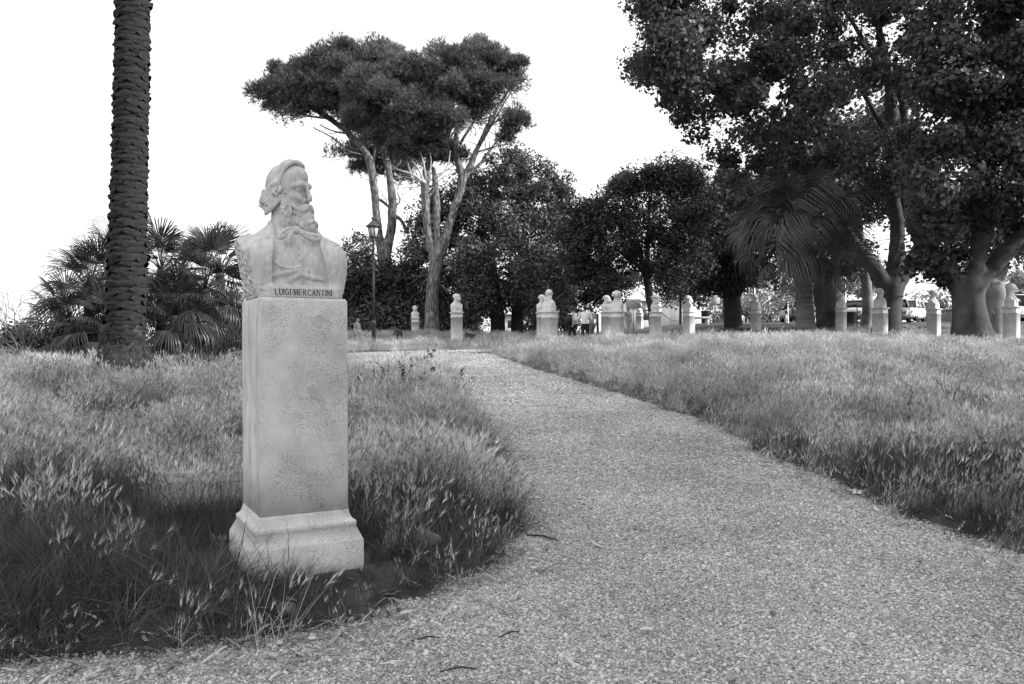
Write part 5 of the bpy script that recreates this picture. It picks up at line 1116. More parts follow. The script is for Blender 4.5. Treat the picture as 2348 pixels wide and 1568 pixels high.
# ------------------------------------------------------------------ people
def person(x, ytop, d, h, yaw, label, mats, pose=None, hairl=0.0, female=False, bag=False, lean=0.0, arms=None, stride=.12):
    """continuous figure: skin, shirt, trousers by height; front is -y"""
    s = h / 1.75; T = px(x, ytop, d); base = T[2] - h; g = gz(T[0], T[1]); base = min(base, g) if base > g else base; base = g if abs(base - g) < .35 else base
    root = empty('person', (T[0], T[1], base), yaw, label, 'person', 'people in the park')
    F = Field((-.5, -.5, -.02), (.5, .5, 1.82), .016); hw = .185 if female else .205
    hip, sho = .93, 1.42
    L = lambda p: (p[0], p[1] - lean * max(0, p[2] - hip), p[2])
    F.ell(L((0, 0, .97)), (.165, .115, .13), .04); F.cap(L((0, .0, 1.02)), L((0, 0, 1.20)), .125, .135, .05); F.ell(L((0, .005, 1.30)), (hw - .02, .115, .15), .05)
    F.cap(L((-hw + .04, .01, sho)), L((hw - .04, .01, sho)), .065, .065, .04); F.cap(L((0, .015, 1.44)), L((0, .0, 1.54)), .052, .05, .02)
    F.ell(L((0, -.005, 1.64)), (.073, .092, .112), .02); F.cap(L((0, -.09, 1.64)), L((0, -.103, 1.615)), .014, .016, .01)
    for q in (-1, 1): F.ell(L((q * .074, .005, 1.635)), (.010, .02, .030), .006); F.ell(L((q * .03, -.088, 1.655)), (.015, .012, .008), .006, 's')
    F.cap(L((-.02, -.083, 1.585)), L((.02, -.083, 1.585)), .008, .008, .006)
    F.ell(L((0, .022, 1.668)), (.083, .092, .098), .008)
    F.ell(L((0, -.115, 1.625)), (.07, .045, .085), .012, 's'); F.ell(L((0, -.03, 1.60)), (.062, .068, .085), .02); F.cap(L((0, -.085, 1.64)), L((0, -.103, 1.615)), .014, .016, .01)
    if hairl: F.cap(L((0, .06, 1.66)), L((0, .07, 1.66 - hairl)), .085, .07, .03)
    A = arms or [[(-hw, .01, 1.40), (-hw - .05, .03, 1.12), (-hw - .02, -.05, .87)], [(hw, .01, 1.40), (hw + .05, .03, 1.12), (hw + .02, -.05, .87)]]
    for q, (a, b, c) in zip((-1, 1), A):
        F.cap(L(a), L(b), .056, .044, .03); F.cap(L(b), L(c), .043, .030, .015); dirn = (np.array(c) - np.array(b)) / np.linalg.norm(np.array(c) - np.array(b)); c = np.array(c)
        F.ell(L(c + dirn * .045), (.026, .034, .050), .015)
        for j in range(4): f0 = c + dirn * .075 + np.array([.0, -.026 + .0175 * j, 0]); F.cap(L(f0), L(f0 + dirn * (.06 + .012 * (j in (1, 2))) + np.array([-q * .012, 0, 0])), .0095, .008, .004)
        F.cap(L(c + dirn * .02 + np.array([0, -.03, 0])), L(c + dirn * .06 + np.array([-q * .01, -.055, 0])), .011, .009, .006)
    for q in (-1, 1):
        kx = q * .095; st = q * stride
        F.cap((q * .085, 0, .93), (kx, -.02 + st * .6, .50), .095, .064, .05); F.cap((kx, -.02 + st * .6, .50), (q * .09, .02 + st * 1.3, .09), .060, .042, .02)
        F.cap((q * .09, .03 + st * 1.3, .045), (q * .10, -.14 + st * 1.3, .035), .046, .038, .02)
    if female: F.cap((0, 0, .95), (0, 0, .60), .16, .21, .04)
    F.cut((0, 0, -1), 0)
    V, Q = F.mesh(); c = V[Q].mean(1); y = c[:, 1] + lean * np.maximum(0, c[:, 2] - hip); z = c[:, 2]
    mi = np.full(len(Q), 2)                                   # 0 skin 1 hair 2 shirt 3 trousers 4 shoes
    mi[z < .99] = 3; mi[z < .085] = 4; mi[z > 1.50] = 0; neck = (z > 1.46) & (np.hypot(c[:, 0], y) < .07); mi[neck] = 0
    face = (y < -.03) & (z < 1.70) & (z > 1.5); hair = (z > 1.57) & ~face & (y > -.075); hair &= ~((z < 1.62) & (y < .0)); mi[hair] = 1
    if hairl: mi[(z > 1.6 - hairl) & (y > .045) & (np.abs(c[:, 0]) < .10) & (z > 1.30)] = 1
    arm = (np.abs(c[:, 0]) > hw + .005) | ((np.abs(c[:, 0]) > hw - .06) & (np.abs(y) > .10) & (z < 1.30)); mi[arm & (z < 1.18) & (z > .6)] = 0
    if female: mi[(z < .45)] = 0; mi[z < .06] = 4
    link('body', np_mesh('body', V * s, Q, True, mi=mi), mats, root)
    if bag:
        m = MB(); m.box((0, .215, 1.20), (.30, .17, .44), 0, .05); b_ = m.build('backpack', M_bag, root, True); b_.scale = (s, s, s)
        st_ = MB()
        for q in (-1, 1): st_.tube([(q * .11, .13, 1.36), (q * .12, .02, 1.475), (q * .125, -.10, 1.40), (q * .14, -.12, 1.22), (q * .15, .12, 1.05)], .016, 5)
        t_ = st_.build('strap', M_bag, b_)
    return root
PM = lambda sh, tr: [M_skin, M_hair, sh, tr, M_trouser]
person(1311, 700, 35.0, 1.74, R(140), 'man in pale tee with black backpack walking away, turning his head', PM(M_shirt_white, M_trouser), bag=True, lean=.12, arms=[[(-.205, .01, 1.40), (-.25, .10, 1.13), (-.16, .16, .93)], [(.205, .01, 1.40), (.27, .0, 1.13), (.22, -.1, .92)]])
person(1341, 699, 34.0, 1.78, R(165), 'man in loose white shirt and black trousers, hands folded in front', PM(M_shirt_white, M_trouser), lean=.08, arms=[[(-.215, .01, 1.40), (-.29, -.02, 1.15), (-.10, -.19, 1.02)], [(.215, .01, 1.40), (.29, -.02, 1.15), (.10, -.19, 1.02)]])
person(1356, 706, 36.5, 1.68, R(200), 'person in patterned clothes mostly hidden behind the man in white shirt', PM(M_shirt_mid, M_denim))
person(1270, 706, 31.5, 1.66, R(110), 'person hidden behind the bust seen from behind, dark leg showing', PM(M_shirt_mid, M_trouser), lean=.2)
person(820, 727, 41.0, 1.64, R(60), 'woman with long dark hair in patterned top and skirt near the lamp', [M_skin, M_hair, M_shirt_mid, M_denim, M_trouser], hairl=.2, female=True)
person(1440, 708, 50.0, 1.72, R(30), 'bare-armed person in pale clothes left of the white panel', PM(M_shirt_pale, M_shirt_pale))
person(1803, 715, 50.0, 1.72, R(60), 'person in pale shirt and black trousers striding beside the drooping palm', PM(M_shirt_pale, M_trouser), stride=.26)
person(1697, 716, 52.0, 1.70, R(0), 'figure in white right of the forked dark trunk', PM(M_shirt_white, M_shirt_white))
person(1668, 722, 62.0, 1.7, R(90), 'small dark figure far behind by the pale wall', PM(M_trouser, M_trouser))
# ------------------------------------------------------------------ cars
def car(x, d, yaw, label, paint, kind='hatch', L=3.9, W=1.68, H=1.48):
    P = px(x, 750, d); g = max(road_z(P[0], P[1]), gz(P[0], P[1])) + .005; root = empty('parked_car', (P[0], P[1], g), yaw, label, 'car', 'cars parked along the road')
    # side outline: front at -x
    van = kind == 'van'; bel = .92; hl = L / 2
    lower = [(-hl, .34), (-hl + .02, .62), (-hl + .16, .78), (-hl + .75, .90), (-hl + 1.0, bel), (hl - .10, bel + .05), (hl - .02, .80), (hl, .40)]
    def loft(prof_top, z0, yo, zin):
        pass
    # lower body lofted across the width with rounded sides
    mb = MB(); xs_ = np.array([p[0] for p in lower]); top = np.array([p[1] for p in lower]); n = 24
    X = np.linspace(-hl, hl, n); Zt = np.interp(X, xs_, top); Zt[0] = .60; Zt[-1] = .80; rows = []
    for i in range(n):
        e = min(1, (X[i] + hl) / .35, (hl - X[i]) / .25); w = W / 2 * (.86 + .14 * math.sqrt(max(0, min(1, e)))); zb = .22 + .05 * (1 - e)
        rows.append([(X[i], -w * .90, zb), (X[i], -w, zb + .18), (X[i], -w * 1.0, Zt[i] - .16), (X[i], -w * .93, Zt[i] - .03), (X[i], -w * .6, Zt[i] + .015), (X[i], 0, Zt[i] + .03), (X[i], w * .6, Zt[i] + .015), (X[i], w * .93, Zt[i] - .03), (X[i], w, Zt[i] - .16), (X[i], w, zb + .18), (X[i], w * .90, zb), (X[i], 0, zb - .02)])
    mb.add(np.array(rows).reshape(-1, 3), ring_quads(n, 12), cap_tris(n, 12)); body = mb.build('body', paint, root, True)
    # cabin (glass house) and roof
    fx0 = -hl + (1.0 if not van else .72); fx1 = -hl + (1.62 if not van else 1.20); rx1 = hl - (.42 if kind == 'hatch' else .20); rx0 = hl - .10; w0, w1 = W / 2 * .92, W / 2 * .74; zb, zt = bel - .04, H - .05
    c = [(fx0, -w0, zb), (rx0, -w0, zb), (rx0, w0, zb), (fx0, w0, zb), (fx1, -w1, zt), (rx1, -w1, zt), (rx1, w1, zt), (fx1, w1, zt)]
    MB().add(c, [[0, 3, 2, 1], [4, 5, 6, 7], [0, 1, 5, 4], [1, 2, 6, 5], [2, 3, 7, 6], [3, 0, 4, 7]]).build('windows', M_glass, root)
    MB().box(((fx1 + rx1) / 2, 0, zt + .012), (rx1 - fx1 + .10, 2 * w1 + .06, .075), 0, .03).build('roof', paint, root, True)
    pl = MB()
    for a, b in ((0, 4), (1, 5), (2, 6), (3, 7)): pl.tube([np.array(c[a]) * 1.004, np.array(c[b]) * 1.004], .045, 5)
    for q in (-1, 1): mxx = (fx0 + rx0) / 2 + .1; pl.tube([(mxx, q * w0 * 1.0, zb), (mxx - .05, q * w1 * 1.01, zt)], .035, 5)
    pl.build('pillars', paint, root)
    for wx in (-hl + .72, hl - .66):
        for q in (-1, 1):
            t = MB(); a = np.arange(18) * 2 * math.pi / 18; pr = [(.20, -.10), (.295, -.10), (.31, -.06), (.31, .06), (.295, .10), (.20, .10)]
            V = [(wx + r_ * math.cos(k), q * (W / 2 - .10) + yy, .31 + r_ * math.sin(k)) for r_, yy in pr for k in a]; t.add(V, ring_quads(6, 18)); wh = t.build('wheel', M_rubber, root, True)
            rim = MB(); V = [(wx + r_ * math.cos(k), q * (W / 2 - .10) + q * yy, .31 + r_ * math.sin(k)) for r_, yy in ((.215, .06), (.19, .085), (.06, .07), (.05, .09)) for k in a]; rim.add(V, ring_quads(4, 18), cap_tris(4, 18)); rim.build('rim', M_chrome, wh, True)
    for q in (-1, 1):
        MB().box((-hl + .10, q * W * .36, .63), (.22, .30, .15), q * .35, .04).build('headlight', M_lens, root, True)
        MB().box((hl - .06, q * W * .42, .78), (.14, .16, .36), 0, .03).build('tail_light', M_lens_red, root, True)
        MB().box((fx0 + .28, q * (W / 2 + .07), bel + .08), (.12, .17, .13), 0, .03).build('mirror', paint, root, True)
    MB().box((-hl - .005, 0, .36), (.10, W * .80, .20), 0, .03).build('front_bumper', paint, root, True); MB().box((hl + .01, 0, .42), (.12, W * .86, .24), 0, .04).build('rear_bumper', M_paint_mid, root, True)
    MB().box((-hl - .02, 0, .52), (.05, .60, .13), 0, .02).build('grille', M_paint_dark, root); MB().box((-hl - .05, 0, .36), (.03, .50, .11)).build('number_plate', M_paint_white, root); MB().box((hl + .005, 0, .66), (.05, .50, .11)).build('number_plate', M_paint_white, root)
    b = MB(); a = np.arange(14) * 2 * math.pi / 14; b.add([(s_, r_ * math.cos(k), .60 + r_ * math.sin(k)) for r_, s_ in ((.06, -hl - .015), (.045, -hl - .035)) for k in a], ring_quads(2, 14), cap_tris(2, 14)); b.build('badge', M_chrome, root)
    if van:
        b = MB(); b.add([(s_, r_ * math.cos(k), .92 + r_ * math.sin(k)) for r_, s_ in ((.11, hl - .03), (.09, hl + .03)) for k in a], ring_quads(2, 14), cap_tris(2, 14)); b.build('badge', M_chrome, root)
    return root
car(1826, 56, R(-95), 'dark small car seen from behind, left of the drooping palm trunk', M_paint_mid, 'hatch', 3.7, 1.62, 1.42)
car(1962, 54, R(55), 'light silver hatchback behind the bust with curly head', M_paint_light)
car(2052, 50, R(62), 'grey saloon with round-nosed bonnet behind the big plane trunk', M_paint_mid, 'saloon', 4.2, 1.7, 1.46)
car(2080, 55, R(52), 'white hatchback parked between the two plane trunks', M_paint_white)
car(2005, 60, R(60), 'dark car whose roof shows between silver and grey cars', M_paint_dark)
car(2283, 51, R(-88), 'grey people carrier seen from behind, round badge on its tailgate', M_paint_light, 'van', 4.0, 1.87, 1.67)
def scooter():
    d = 48; P = px(1892, 750, d); g = gz(P[0], P[1]); root = empty('scooter', (P[0], P[1], g + .12), R(70), 'scooter with round headlamp parked right of the drooping palm', 'scooter')
    for xx in (-.62, .62):
        a = np.arange(16) * 2 * math.pi / 16; V = [(xx + r_ * math.cos(k), yy, .24 + r_ * math.sin(k)) for r_, yy in ((.15, -.05), (.24, -.05), (.25, 0), (.24, .05), (.15, .05)) for k in a]; MB().add(V, ring_quads(5, 16)).build('wheel', M_rubber, root, True)
    m = MB(); m.box((.35, 0, .52), (.75, .30, .34), 0, .08); m.box((-.05, 0, .28), (.6, .32, .08), 0, .03); m.box((-.42, 0, .60), (.10, .42, .62), 0, .04); m.build('body', M_paint_light, root, True)
    MB().box((.32, 0, .76), (.72, .27, .12), 0, .05).build('seat', M_bag, root, True); m = MB(); m.tube([(-.62, 0, .24), (-.48, 0, .7), (-.40, 0, 1.0)], .025, 6); m.tube([(-.36, -.34, 1.03), (-.40, 0, 1.0), (-.36, .34, 1.03)], .02, 6); m.build('handlebar', M_iron, root)
    MB().lathe([(.02, -.02), (.09, 0), (.09, .10), (.03, .12)], n=12).build('headlight', M_lens, root, True, (-.55, 0, .92)); MB().box((-.46, 0, 1.18), (.03, .4, .34), 0, .01).build('windscreen', M_glass, root)
scooter()
# ------------------------------------------------------------------ signs, poles, bins, panels, kiosk, walls
def pole_sign(x, ytop, d, label, name, w, h, yboard, m=M_paint_white, r=.03):
    T = px(x, ytop, d); g = gz(T[0], T[1]); root = empty(name, (T[0], T[1], g), 0, label, 'sign'); H = T[2] - g; MB().lathe([(r, -.1), (r, H)], n=8).build('pole', M_chrome, root, True)
    zb = px(x, yboard, d)[2] - g; MB().box((0, -r - .02, zb), (w, .03, h), 0, .01).build('board', m, root)
    return root, zb
r_, zb_ = pole_sign(1639, 662, 56, 'white rectangular notice board on a post near the forked trunk', 'notice_board', .62, .95, 683); mm = MB()
for k in range(4): mm.box((-.02 * k, -.069, zb_ + .28 - .13 * k), (.44 - .08 * (k == 3), .012, .05))
mm.build('print', M_paint_mid, r_)
r_, zb_ = pole_sign(1452, 690, 47, 'white information panel on a dark post behind the walking people', 'information_panel', .85, .55, 698, r=.025)
for x, yt, d, lab in ((1730, 640, 50, 'thin pole left of the pale round-shouldered bust'), (1806, 695, 48, 'pole standing by the striding person'), (1938, 560, 47, 'tall thin pole behind the curly-headed bust'), (1618, 672, 60, 'thin white post left of the notice board')):
    T = px(x, yt, d); g = gz(T[0], T[1]); o = MB().lathe([(.045, -.1), (.04, .3), (.028, .32), (.026, T[2] - g), (.01, T[2] - g + .02)], n=8).build('pole', M_chrome, None, True, (T[0], T[1], g)); tag(o, lab, 'pole', 'thin poles behind the busts')
def bin_(x, d, lab):
    T = px(x, 750, d); g = gz(T[0], T[1]); root = empty('litter_bin', (T[0], T[1], g), 0, lab, 'litter bin', 'litter bins'); MB().lathe([(.25, 0), (.28, .1), (.30, 1.0), (.32, 1.02), (.32, 1.06), (.27, 1.05)], n=16).build('drum', M_paint_dark, root, True); MB().lathe([(.03, 0), (.03, 1.35), (.06, 1.37), (.02, 1.42)], n=8).build('post', M_iron, root, True, (.34, 0, 0))
bin_(1951, 45.5, 'dark litter bin touching the curly-headed bust pedestal'); bin_(1617, 57, 'dark litter bin below the notice board')
def kiosk(x, d, w, h, lab, m, seed):
    T = px(x, 745, d); g = gz(T[0], T[1]); root = empty('kiosk', (T[0], T[1], g), R(8), lab, 'kiosk', 'white stalls in the background'); MB().box((0, 0, h / 2 - .1), (w, 2.2, h), 0, .03).build('wall', m, root); MB().box((0, -.2, h), (w + .4, 3.0, .12), 0, .03).build('roof', M_paint_white, root); MB().box((w * .08, -1.115, h * .52), (w * .30, .04, h * .36), 0, .01).build('hatch', M_paint_dark, root)
kiosk(1462, 70, 2.6, 2.5, 'white stall behind the information panel', M_paint_white, 1); kiosk(1562, 72, 3.0, 2.7, 'pale stall wall between hatted and long-bearded busts', M_pale_wall, 2); kiosk(1165, 78, 2.6, 2.0, 'bright stall glimpsed between the holm oak trunks', M_paint_white, 4)
def bench(x, d):
    T = px(x, 748, d); g = gz(T[0], T[1]); root = empty('stone_bench', (T[0], T[1], g), 0, 'white stone bench right of the long-bearded bust', 'bench'); MB().box((0, 0, .62), (1.3, .5, .12), 0, .02).build('seat', M_marble_far, root)
    for q in (-1, 1): MB().box((q * .45, 0, .27), (.16, .42, .58), 0, .02).build('leg', M_marble_far, root)
bench(1605, 52)
def parapet():
    x0, x1 = px(2150, 750, 64)[0], px(2520, 750, 64)[0]; g = road_z(x0, 64); o = empty('parapet_wall', ((x0 + x1) / 2, 64.5, g), 0, 'dark low stone parapet beyond the road', 'wall')
    MB().box((0, 0, .45), (x1 - x0, .45, 1.1), 0, .02).build('wall', M_stone_wall, o); MB().box((0, 0, 1.04), (x1 - x0 + .05, .58, .12), 0, .02).build('coping', M_stone_wall, o)
parapet()
kx = [px(-60, 822, 22), px(250, 818, 24)]; o = empty('low_kerb', (kx[0][0], kx[0][1], 0), 0, 'pale low kerb behind the lawn at the far left', 'kerb'); m_ = MB()
K = [np.array([a[0] - kx[0][0], a[1] - kx[0][1], px(0, 824, a[1])[2]]) for a in kx]; m_.tube([K[0], K[1]], .12, 4); m_.build('stone', M_marble_far, o)
# sunlit hedge and trees beyond the road
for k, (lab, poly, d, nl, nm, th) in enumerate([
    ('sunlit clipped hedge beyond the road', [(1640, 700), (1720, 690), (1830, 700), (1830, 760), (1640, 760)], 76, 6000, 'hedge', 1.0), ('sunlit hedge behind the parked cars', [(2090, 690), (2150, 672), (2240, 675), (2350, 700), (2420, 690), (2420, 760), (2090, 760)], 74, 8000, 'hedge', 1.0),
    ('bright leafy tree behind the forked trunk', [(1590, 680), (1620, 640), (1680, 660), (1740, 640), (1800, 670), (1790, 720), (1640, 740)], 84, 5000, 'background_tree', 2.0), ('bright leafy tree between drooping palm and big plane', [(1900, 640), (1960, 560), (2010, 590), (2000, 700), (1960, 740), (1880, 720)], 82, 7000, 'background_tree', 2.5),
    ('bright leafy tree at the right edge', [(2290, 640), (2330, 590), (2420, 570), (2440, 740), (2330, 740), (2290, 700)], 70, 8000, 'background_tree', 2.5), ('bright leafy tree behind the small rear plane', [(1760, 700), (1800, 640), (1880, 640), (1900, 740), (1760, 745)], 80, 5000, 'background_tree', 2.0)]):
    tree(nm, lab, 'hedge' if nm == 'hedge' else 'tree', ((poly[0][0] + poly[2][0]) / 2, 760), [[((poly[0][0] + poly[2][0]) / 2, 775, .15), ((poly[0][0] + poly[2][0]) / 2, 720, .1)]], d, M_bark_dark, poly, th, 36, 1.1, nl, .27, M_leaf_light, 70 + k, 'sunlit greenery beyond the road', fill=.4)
# ------------------------------------------------------------------ scattered ground cover
def with_rnd(me, rg, per):
    n = len(me.vertices); a = me.attributes.new('rnd', 'FLOAT', 'POINT'); a.data.foreach_set('value', np.repeat(rg.rand(n // per + 1), per)[:n].astype(F32)); return me
def blade(mb, p, d0, L, w, curve, rg, seg=3):
    d = np.array(d0, float); d /= np.linalg.norm(d); q = np.array(p, float); side = np.cross(d, rg.normal(size=3)); side /= np.linalg.norm(side) + 1e-9; P = [q.copy()]
    for k in range(seg): d = d + curve; d /= np.linalg.norm(d); q = q + d * L / seg; P.append(q.copy())
    V = []
    for k, a in enumerate(P[:-1]): ww = w * (1 - .75 * k / seg); V += [a - side * ww / 2, a + side * ww / 2]
    V.append(P[-1]); Q = [[2 * k, 2 * k + 1, 2 * k + 3, 2 * k + 2] for k in range(seg - 1)]; mb.add(V, Q, [[2 * seg - 2, 2 * seg - 1, 2 * seg]]); return P[-1], d
def barley(rg, n, h, rad, heads=.85, hl=.06):
    mb = MB(); wind = np.array([.10, -.02, -.02])
    for _ in range(n):
        a = rg.uniform(0, 6.28); r = rad * math.sqrt(rg.rand()); p = [r * math.cos(a), r * math.sin(a), -.02]; L = h * rg.uniform(.65, 1.1); d0 = np.array([rg.normal() * .22, rg.normal() * .22, 1])
        e, d = blade(mb, p, d0, L, .0035, wind * rg.uniform(.3, 1.5) + rg.normal(size=3) * .04, rg)
        if rg.rand() < heads:
            l = hl * rg.uniform(.8, 1.25); u = np.cross(d, rg.normal(size=3)); u /= np.linalg.norm(u); v = np.cross(d, u); w = .0055
            mb.add([e, e + d * l * .4 + u * w, e + d * l * .4 - u * w, e + d * l * .4 + v * w, e + d * l * .4 - v * w, e + d * l], None, [[0, 1, 3], [0, 3, 2], [0, 2, 4], [0, 4, 1], [5, 3, 1], [5, 2, 3], [5, 4, 2], [5, 1, 4]])
            for k in range(9):
                b = e + d * l * rg.uniform(.2, .9); t = d + (u * rg.normal() + v * rg.normal()) * .28; t /= np.linalg.norm(t); s = np.cross(t, u); s /= np.linalg.norm(s) + 1e-9; mb.add([b - s * .0014, b + s * .0014, b + t * l * rg.uniform(.7, 1.1)], None, [[0, 1, 2]])
        for _ in range(1):
            blade(mb, p, [rg.normal() * .5, rg.normal() * .5, 1], L * rg.uniform(.4, .8), .0045, np.array([0, 0, -.12]) + rg.normal(size=3) * .06, rg)
    return mb
def tussock(rg, n, h, rad, w=.004):
    mb = MB()
    for _ in range(n):
        a = rg.uniform(0, 6.28); r = rad * math.sqrt(rg.rand()); p = [r * math.cos(a), r * math.sin(a), -.02]
        blade(mb, p, [math.cos(a) * .35 + rg.normal() * .3, math.sin(a) * .35 + rg.normal() * .3, 1], h * rg.uniform(.5, 1.15), w * rg.uniform(.7, 1.2), np.array([.05, 0, -.16]) + rg.normal(size=3) * .10, rg, 4)
    return mb
def scatter(name, pts, rot, scl, protos, m, kind='stuff', label=None):
    col = bpy.data.collections.new(name + '_shapes')
    for i, me in enumerate(protos):
        o = bpy.data.objects.new(name + '_shape', me); me.materials.append(m); col.objects.link(o)
    me = bpy.data.meshes.new(name); me.vertices.add(len(pts)); me.vertices.foreach_set('co', np.ascontiguousarray(pts, F32).ravel())
    a = me.attributes.new('rot', 'FLOAT_VECTOR', 'POINT'); a.data.foreach_set('vector', np.ascontiguousarray(rot, F32).ravel()); a = me.attributes.new('scl', 'FLOAT_VECTOR', 'POINT'); a.data.foreach_set('vector', np.ascontiguousarray(scl, F32).ravel()); me.update()
    o = bpy.data.objects.new(name, me); COL.objects.link(o); o['kind'] = kind
    if label: o['label'] = label
    ng = bpy.data.node_groups.new(name, 'GeometryNodeTree'); ng.interface.new_socket('Geometry', in_out='INPUT', socket_type='NodeSocketGeometry'); ng.interface.new_socket('Geometry', in_out='OUTPUT', socket_type='NodeSocketGeometry')
    N = ng.nodes; L = ng.links; gi = N.new('NodeGroupInput'); go = N.new('NodeGroupOutput'); ip = N.new('GeometryNodeInstanceOnPoints'); ci = N.new('GeometryNodeCollectionInfo'); ci.inputs['Collection'].default_value = col; ci.inputs['Separate Children'].default_value = True; ci.inputs['Reset Children'].default_value = True
    def named(nm): q = N.new('GeometryNodeInputNamedAttribute'); q.data_type = 'FLOAT_VECTOR'; q.inputs['Name'].default_value = nm; return [s for s in q.outputs if s.enabled][0]
    e2r = N.new('FunctionNodeEulerToRotation'); L.new(named('rot'), e2r.inputs[0]); L.new(e2r.outputs[0], ip.inputs['Rotation']); L.new(named('scl'), ip.inputs['Scale']); ip.inputs['Pick Instance'].default_value = True
    L.new(gi.outputs[0], ip.inputs['Points']); L.new(ci.outputs[0], ip.inputs['Instance']); L.new(ip.outputs[0], go.inputs[0])
    md = o.modifiers.new('scatter', 'NODES'); md.node_group = ng; return o
RG = np.random.RandomState(77)
def sample(n, x0, x1, y0, y1, margin=1.15):
    x = RG.uniform(x0, x1, n); y = RG.uniform(y0, y1, n); ok = (np.abs(x) < y * .6431 * margin + .8); return x[ok], y[ok]
def area_pts(dens, x0, x1, y0, y1): return sample(int(dens * (x1 - x0) * (y1 - y0)), x0, x1, y0, y1)
def inside_hero(x, y):
    q = rotz(np.stack([x - HERO_C.x, y - HERO_C.y, 0 * x], -1), -HERO_YAW); return (np.abs(q[:, 0]) < .375) & (np.abs(q[:, 1]) < .375)
def keep_clear(x, y, s):
    ok = s > -.38; ok &= ~inside_hero(x, y); ok &= ~((x > 6) & (y > 45.5) & (y < 64.5)); ok &= np.hypot(x + 6.82, y - 14.0) > .42; return ok
def lay(x, y, s0, s1, tilt=.12, zs=1.0, shrink=True):
    n = len(x); z = ground_z(x, y); rot = np.stack([RG.normal(size=n) * tilt, RG.normal(size=n) * tilt, RG.uniform(-.9, .9, n)], -1); sc = RG.uniform(s0, s1, n) * np.clip(.92 + .42 * snoise(x, y, 0, .45, 51, 3), .5, 1.4) * (1 - .5 * np.exp(-((x + 4.2) / 3.0) ** 2 - ((y - 20.8) / 2.6) ** 2)) * (1 + .22 * (x < 1.2) * np.exp(-((path_sd(x, y) - .6) / .5) ** 2) * sstep((y - 5.5) / 1) * sstep((14 - y) / 2)); sc = sc * (1 - .15 * sstep((y - 15) / 7)); q = np.hypot(x - HERO_C.x, y - HERO_C.y); sc = sc * np.where(shrink & (q < .78) & (y < HERO_C.y + .1), .62, 1.0); return np.stack([x, y, z], -1), rot, np.stack([sc, sc, sc * zs], -1)
def dark_zone(x, y):
    """greener, darker tussock grass: front left corner (with its shading), path margins and scattered patches"""
    s = path_sd(x, y); n1 = snoise(x, y, 0, .22, 31, 2); n2 = snoise(x, y, 0, .6, 32, 2)
    a = sstep((6.9 - y - .30 * (x + 2) + .9 * n2) / 1.6) * (x < 1); b = sstep((.55 - s) / .5) * .55 * sstep((20 - y) / 8); c = sstep((n1 + .45 * n2 - .30) / .4) * .75  # front-left tussocks also carry that corner's shading in the grass mix
    return np.clip(np.maximum(np.maximum(a, b), c), 0, 1)
P_bar = [with_rnd(barley(RG, 15, .34, .11).mesh('wild_barley'), RG, 7) for _ in range(5)]
P_far = [with_rnd(barley(RG, 14, .36, .22, .9, .075).mesh('wild_barley'), RG, 7) for _ in range(4)]
P_edge = [with_rnd(barley(RG, 7, .22, .12, .7, .05).mesh('edge_straw'), RG, 7) for _ in range(5)]
P_tus = [with_rnd(tussock(RG, 34, .30, .09).mesh('grass_tussock'), RG, 9) for _ in range(5)]
P_low = [with_rnd(tussock(RG, 30, .11, .10, .004).mesh('short_grass'), RG, 9) for _ in range(4)]
P_wee = [with_rnd(tussock(RG, 16, .36, .09, .006).mesh('coarse_grass'), RG, 9) for _ in range(3)]
def field(name, dens, box, protos, m, fn, s0, s1, tilt=.12, label=None):
    xs_, ys_ = [], []
    for b, dn in zip(box, dens):
        x, y = area_pts(dn, *b); s = path_sd(x, y); ok = keep_clear(x, y, s); x, y, s = x[ok], y[ok], s[ok]; p = fn(x, y, s); k = RG.rand(len(x)) < p; xs_.append(x[k]); ys_.append(y[k])
    x, y = np.concatenate(xs_), np.concatenate(ys_); P, rot, sc = lay(x, y, s0, s1, tilt, 1.0, protos in (P_bar, P_tus)); return scatter(name, P, rot, sc, protos, m, label=label)
NEAR = (-9, 9, 3.0, 9.5); MID = (-14, 15, 9.5, 17); FAR1 = (-17, 20, 17, 28); FAR2 = (-26, 30, 28, 48)
edge = lambda s: sstep((s + .02) / .30)
field('wild_barley', (70, 50, 36), (NEAR, MID, FAR1), P_bar, M_barley, lambda x, y, s: sstep((s + .06) / .40) * (1 - .94 * dark_zone(x, y)), .75, 1.2)
field('meadow_grass', (16, 14), ((-17, 20, 20, 28), FAR2), P_far, M_barley, lambda x, y, s: edge(s - .1) * (1 - .35 * dark_zone(x, y)), .8, 1.2)
field('grass_tussocks', (170, 34, 12), (NEAR, MID, FAR1), P_tus, M_grass, lambda x, y, s: edge(s) * (.10 + .9 * dark_zone(x, y)), .7, 1.45, .25)
field('short_grass', (190, 40), (NEAR, MID), P_low, M_grass, lambda x, y, s: (sstep((s + .20) / .3) + .05 * (s > -.36)) * (.35 + .6 * (s < .5)), .6, 1.3, .2)
field('path_weeds', (26, 14), (NEAR, (-5, 3, 9.5, 21)), P_wee, M_weed, lambda x, y, s: (x < 1.5) * np.exp(-((s - .25) / .25) ** 2) * sstep((snoise(x, y, 0, .7, 61, 2) + .1) / .4), .8, 1.5, .25)
field('coarse_grass', (6, 4, 3), (NEAR, MID, FAR1), P_wee, M_weed, lambda x, y, s: edge(s) * .6, .7, 1.3, .15)
field('edge_straw', (48, 20), (NEAR, (-4, 6, 9.5, 24)), P_edge, M_barley, lambda x, y, s: np.exp(-((s - .06) / .22) ** 2) * sstep((snoise(x, y, 0, .9, 71, 2) + .7) / .7), .5, 1.05, .3)
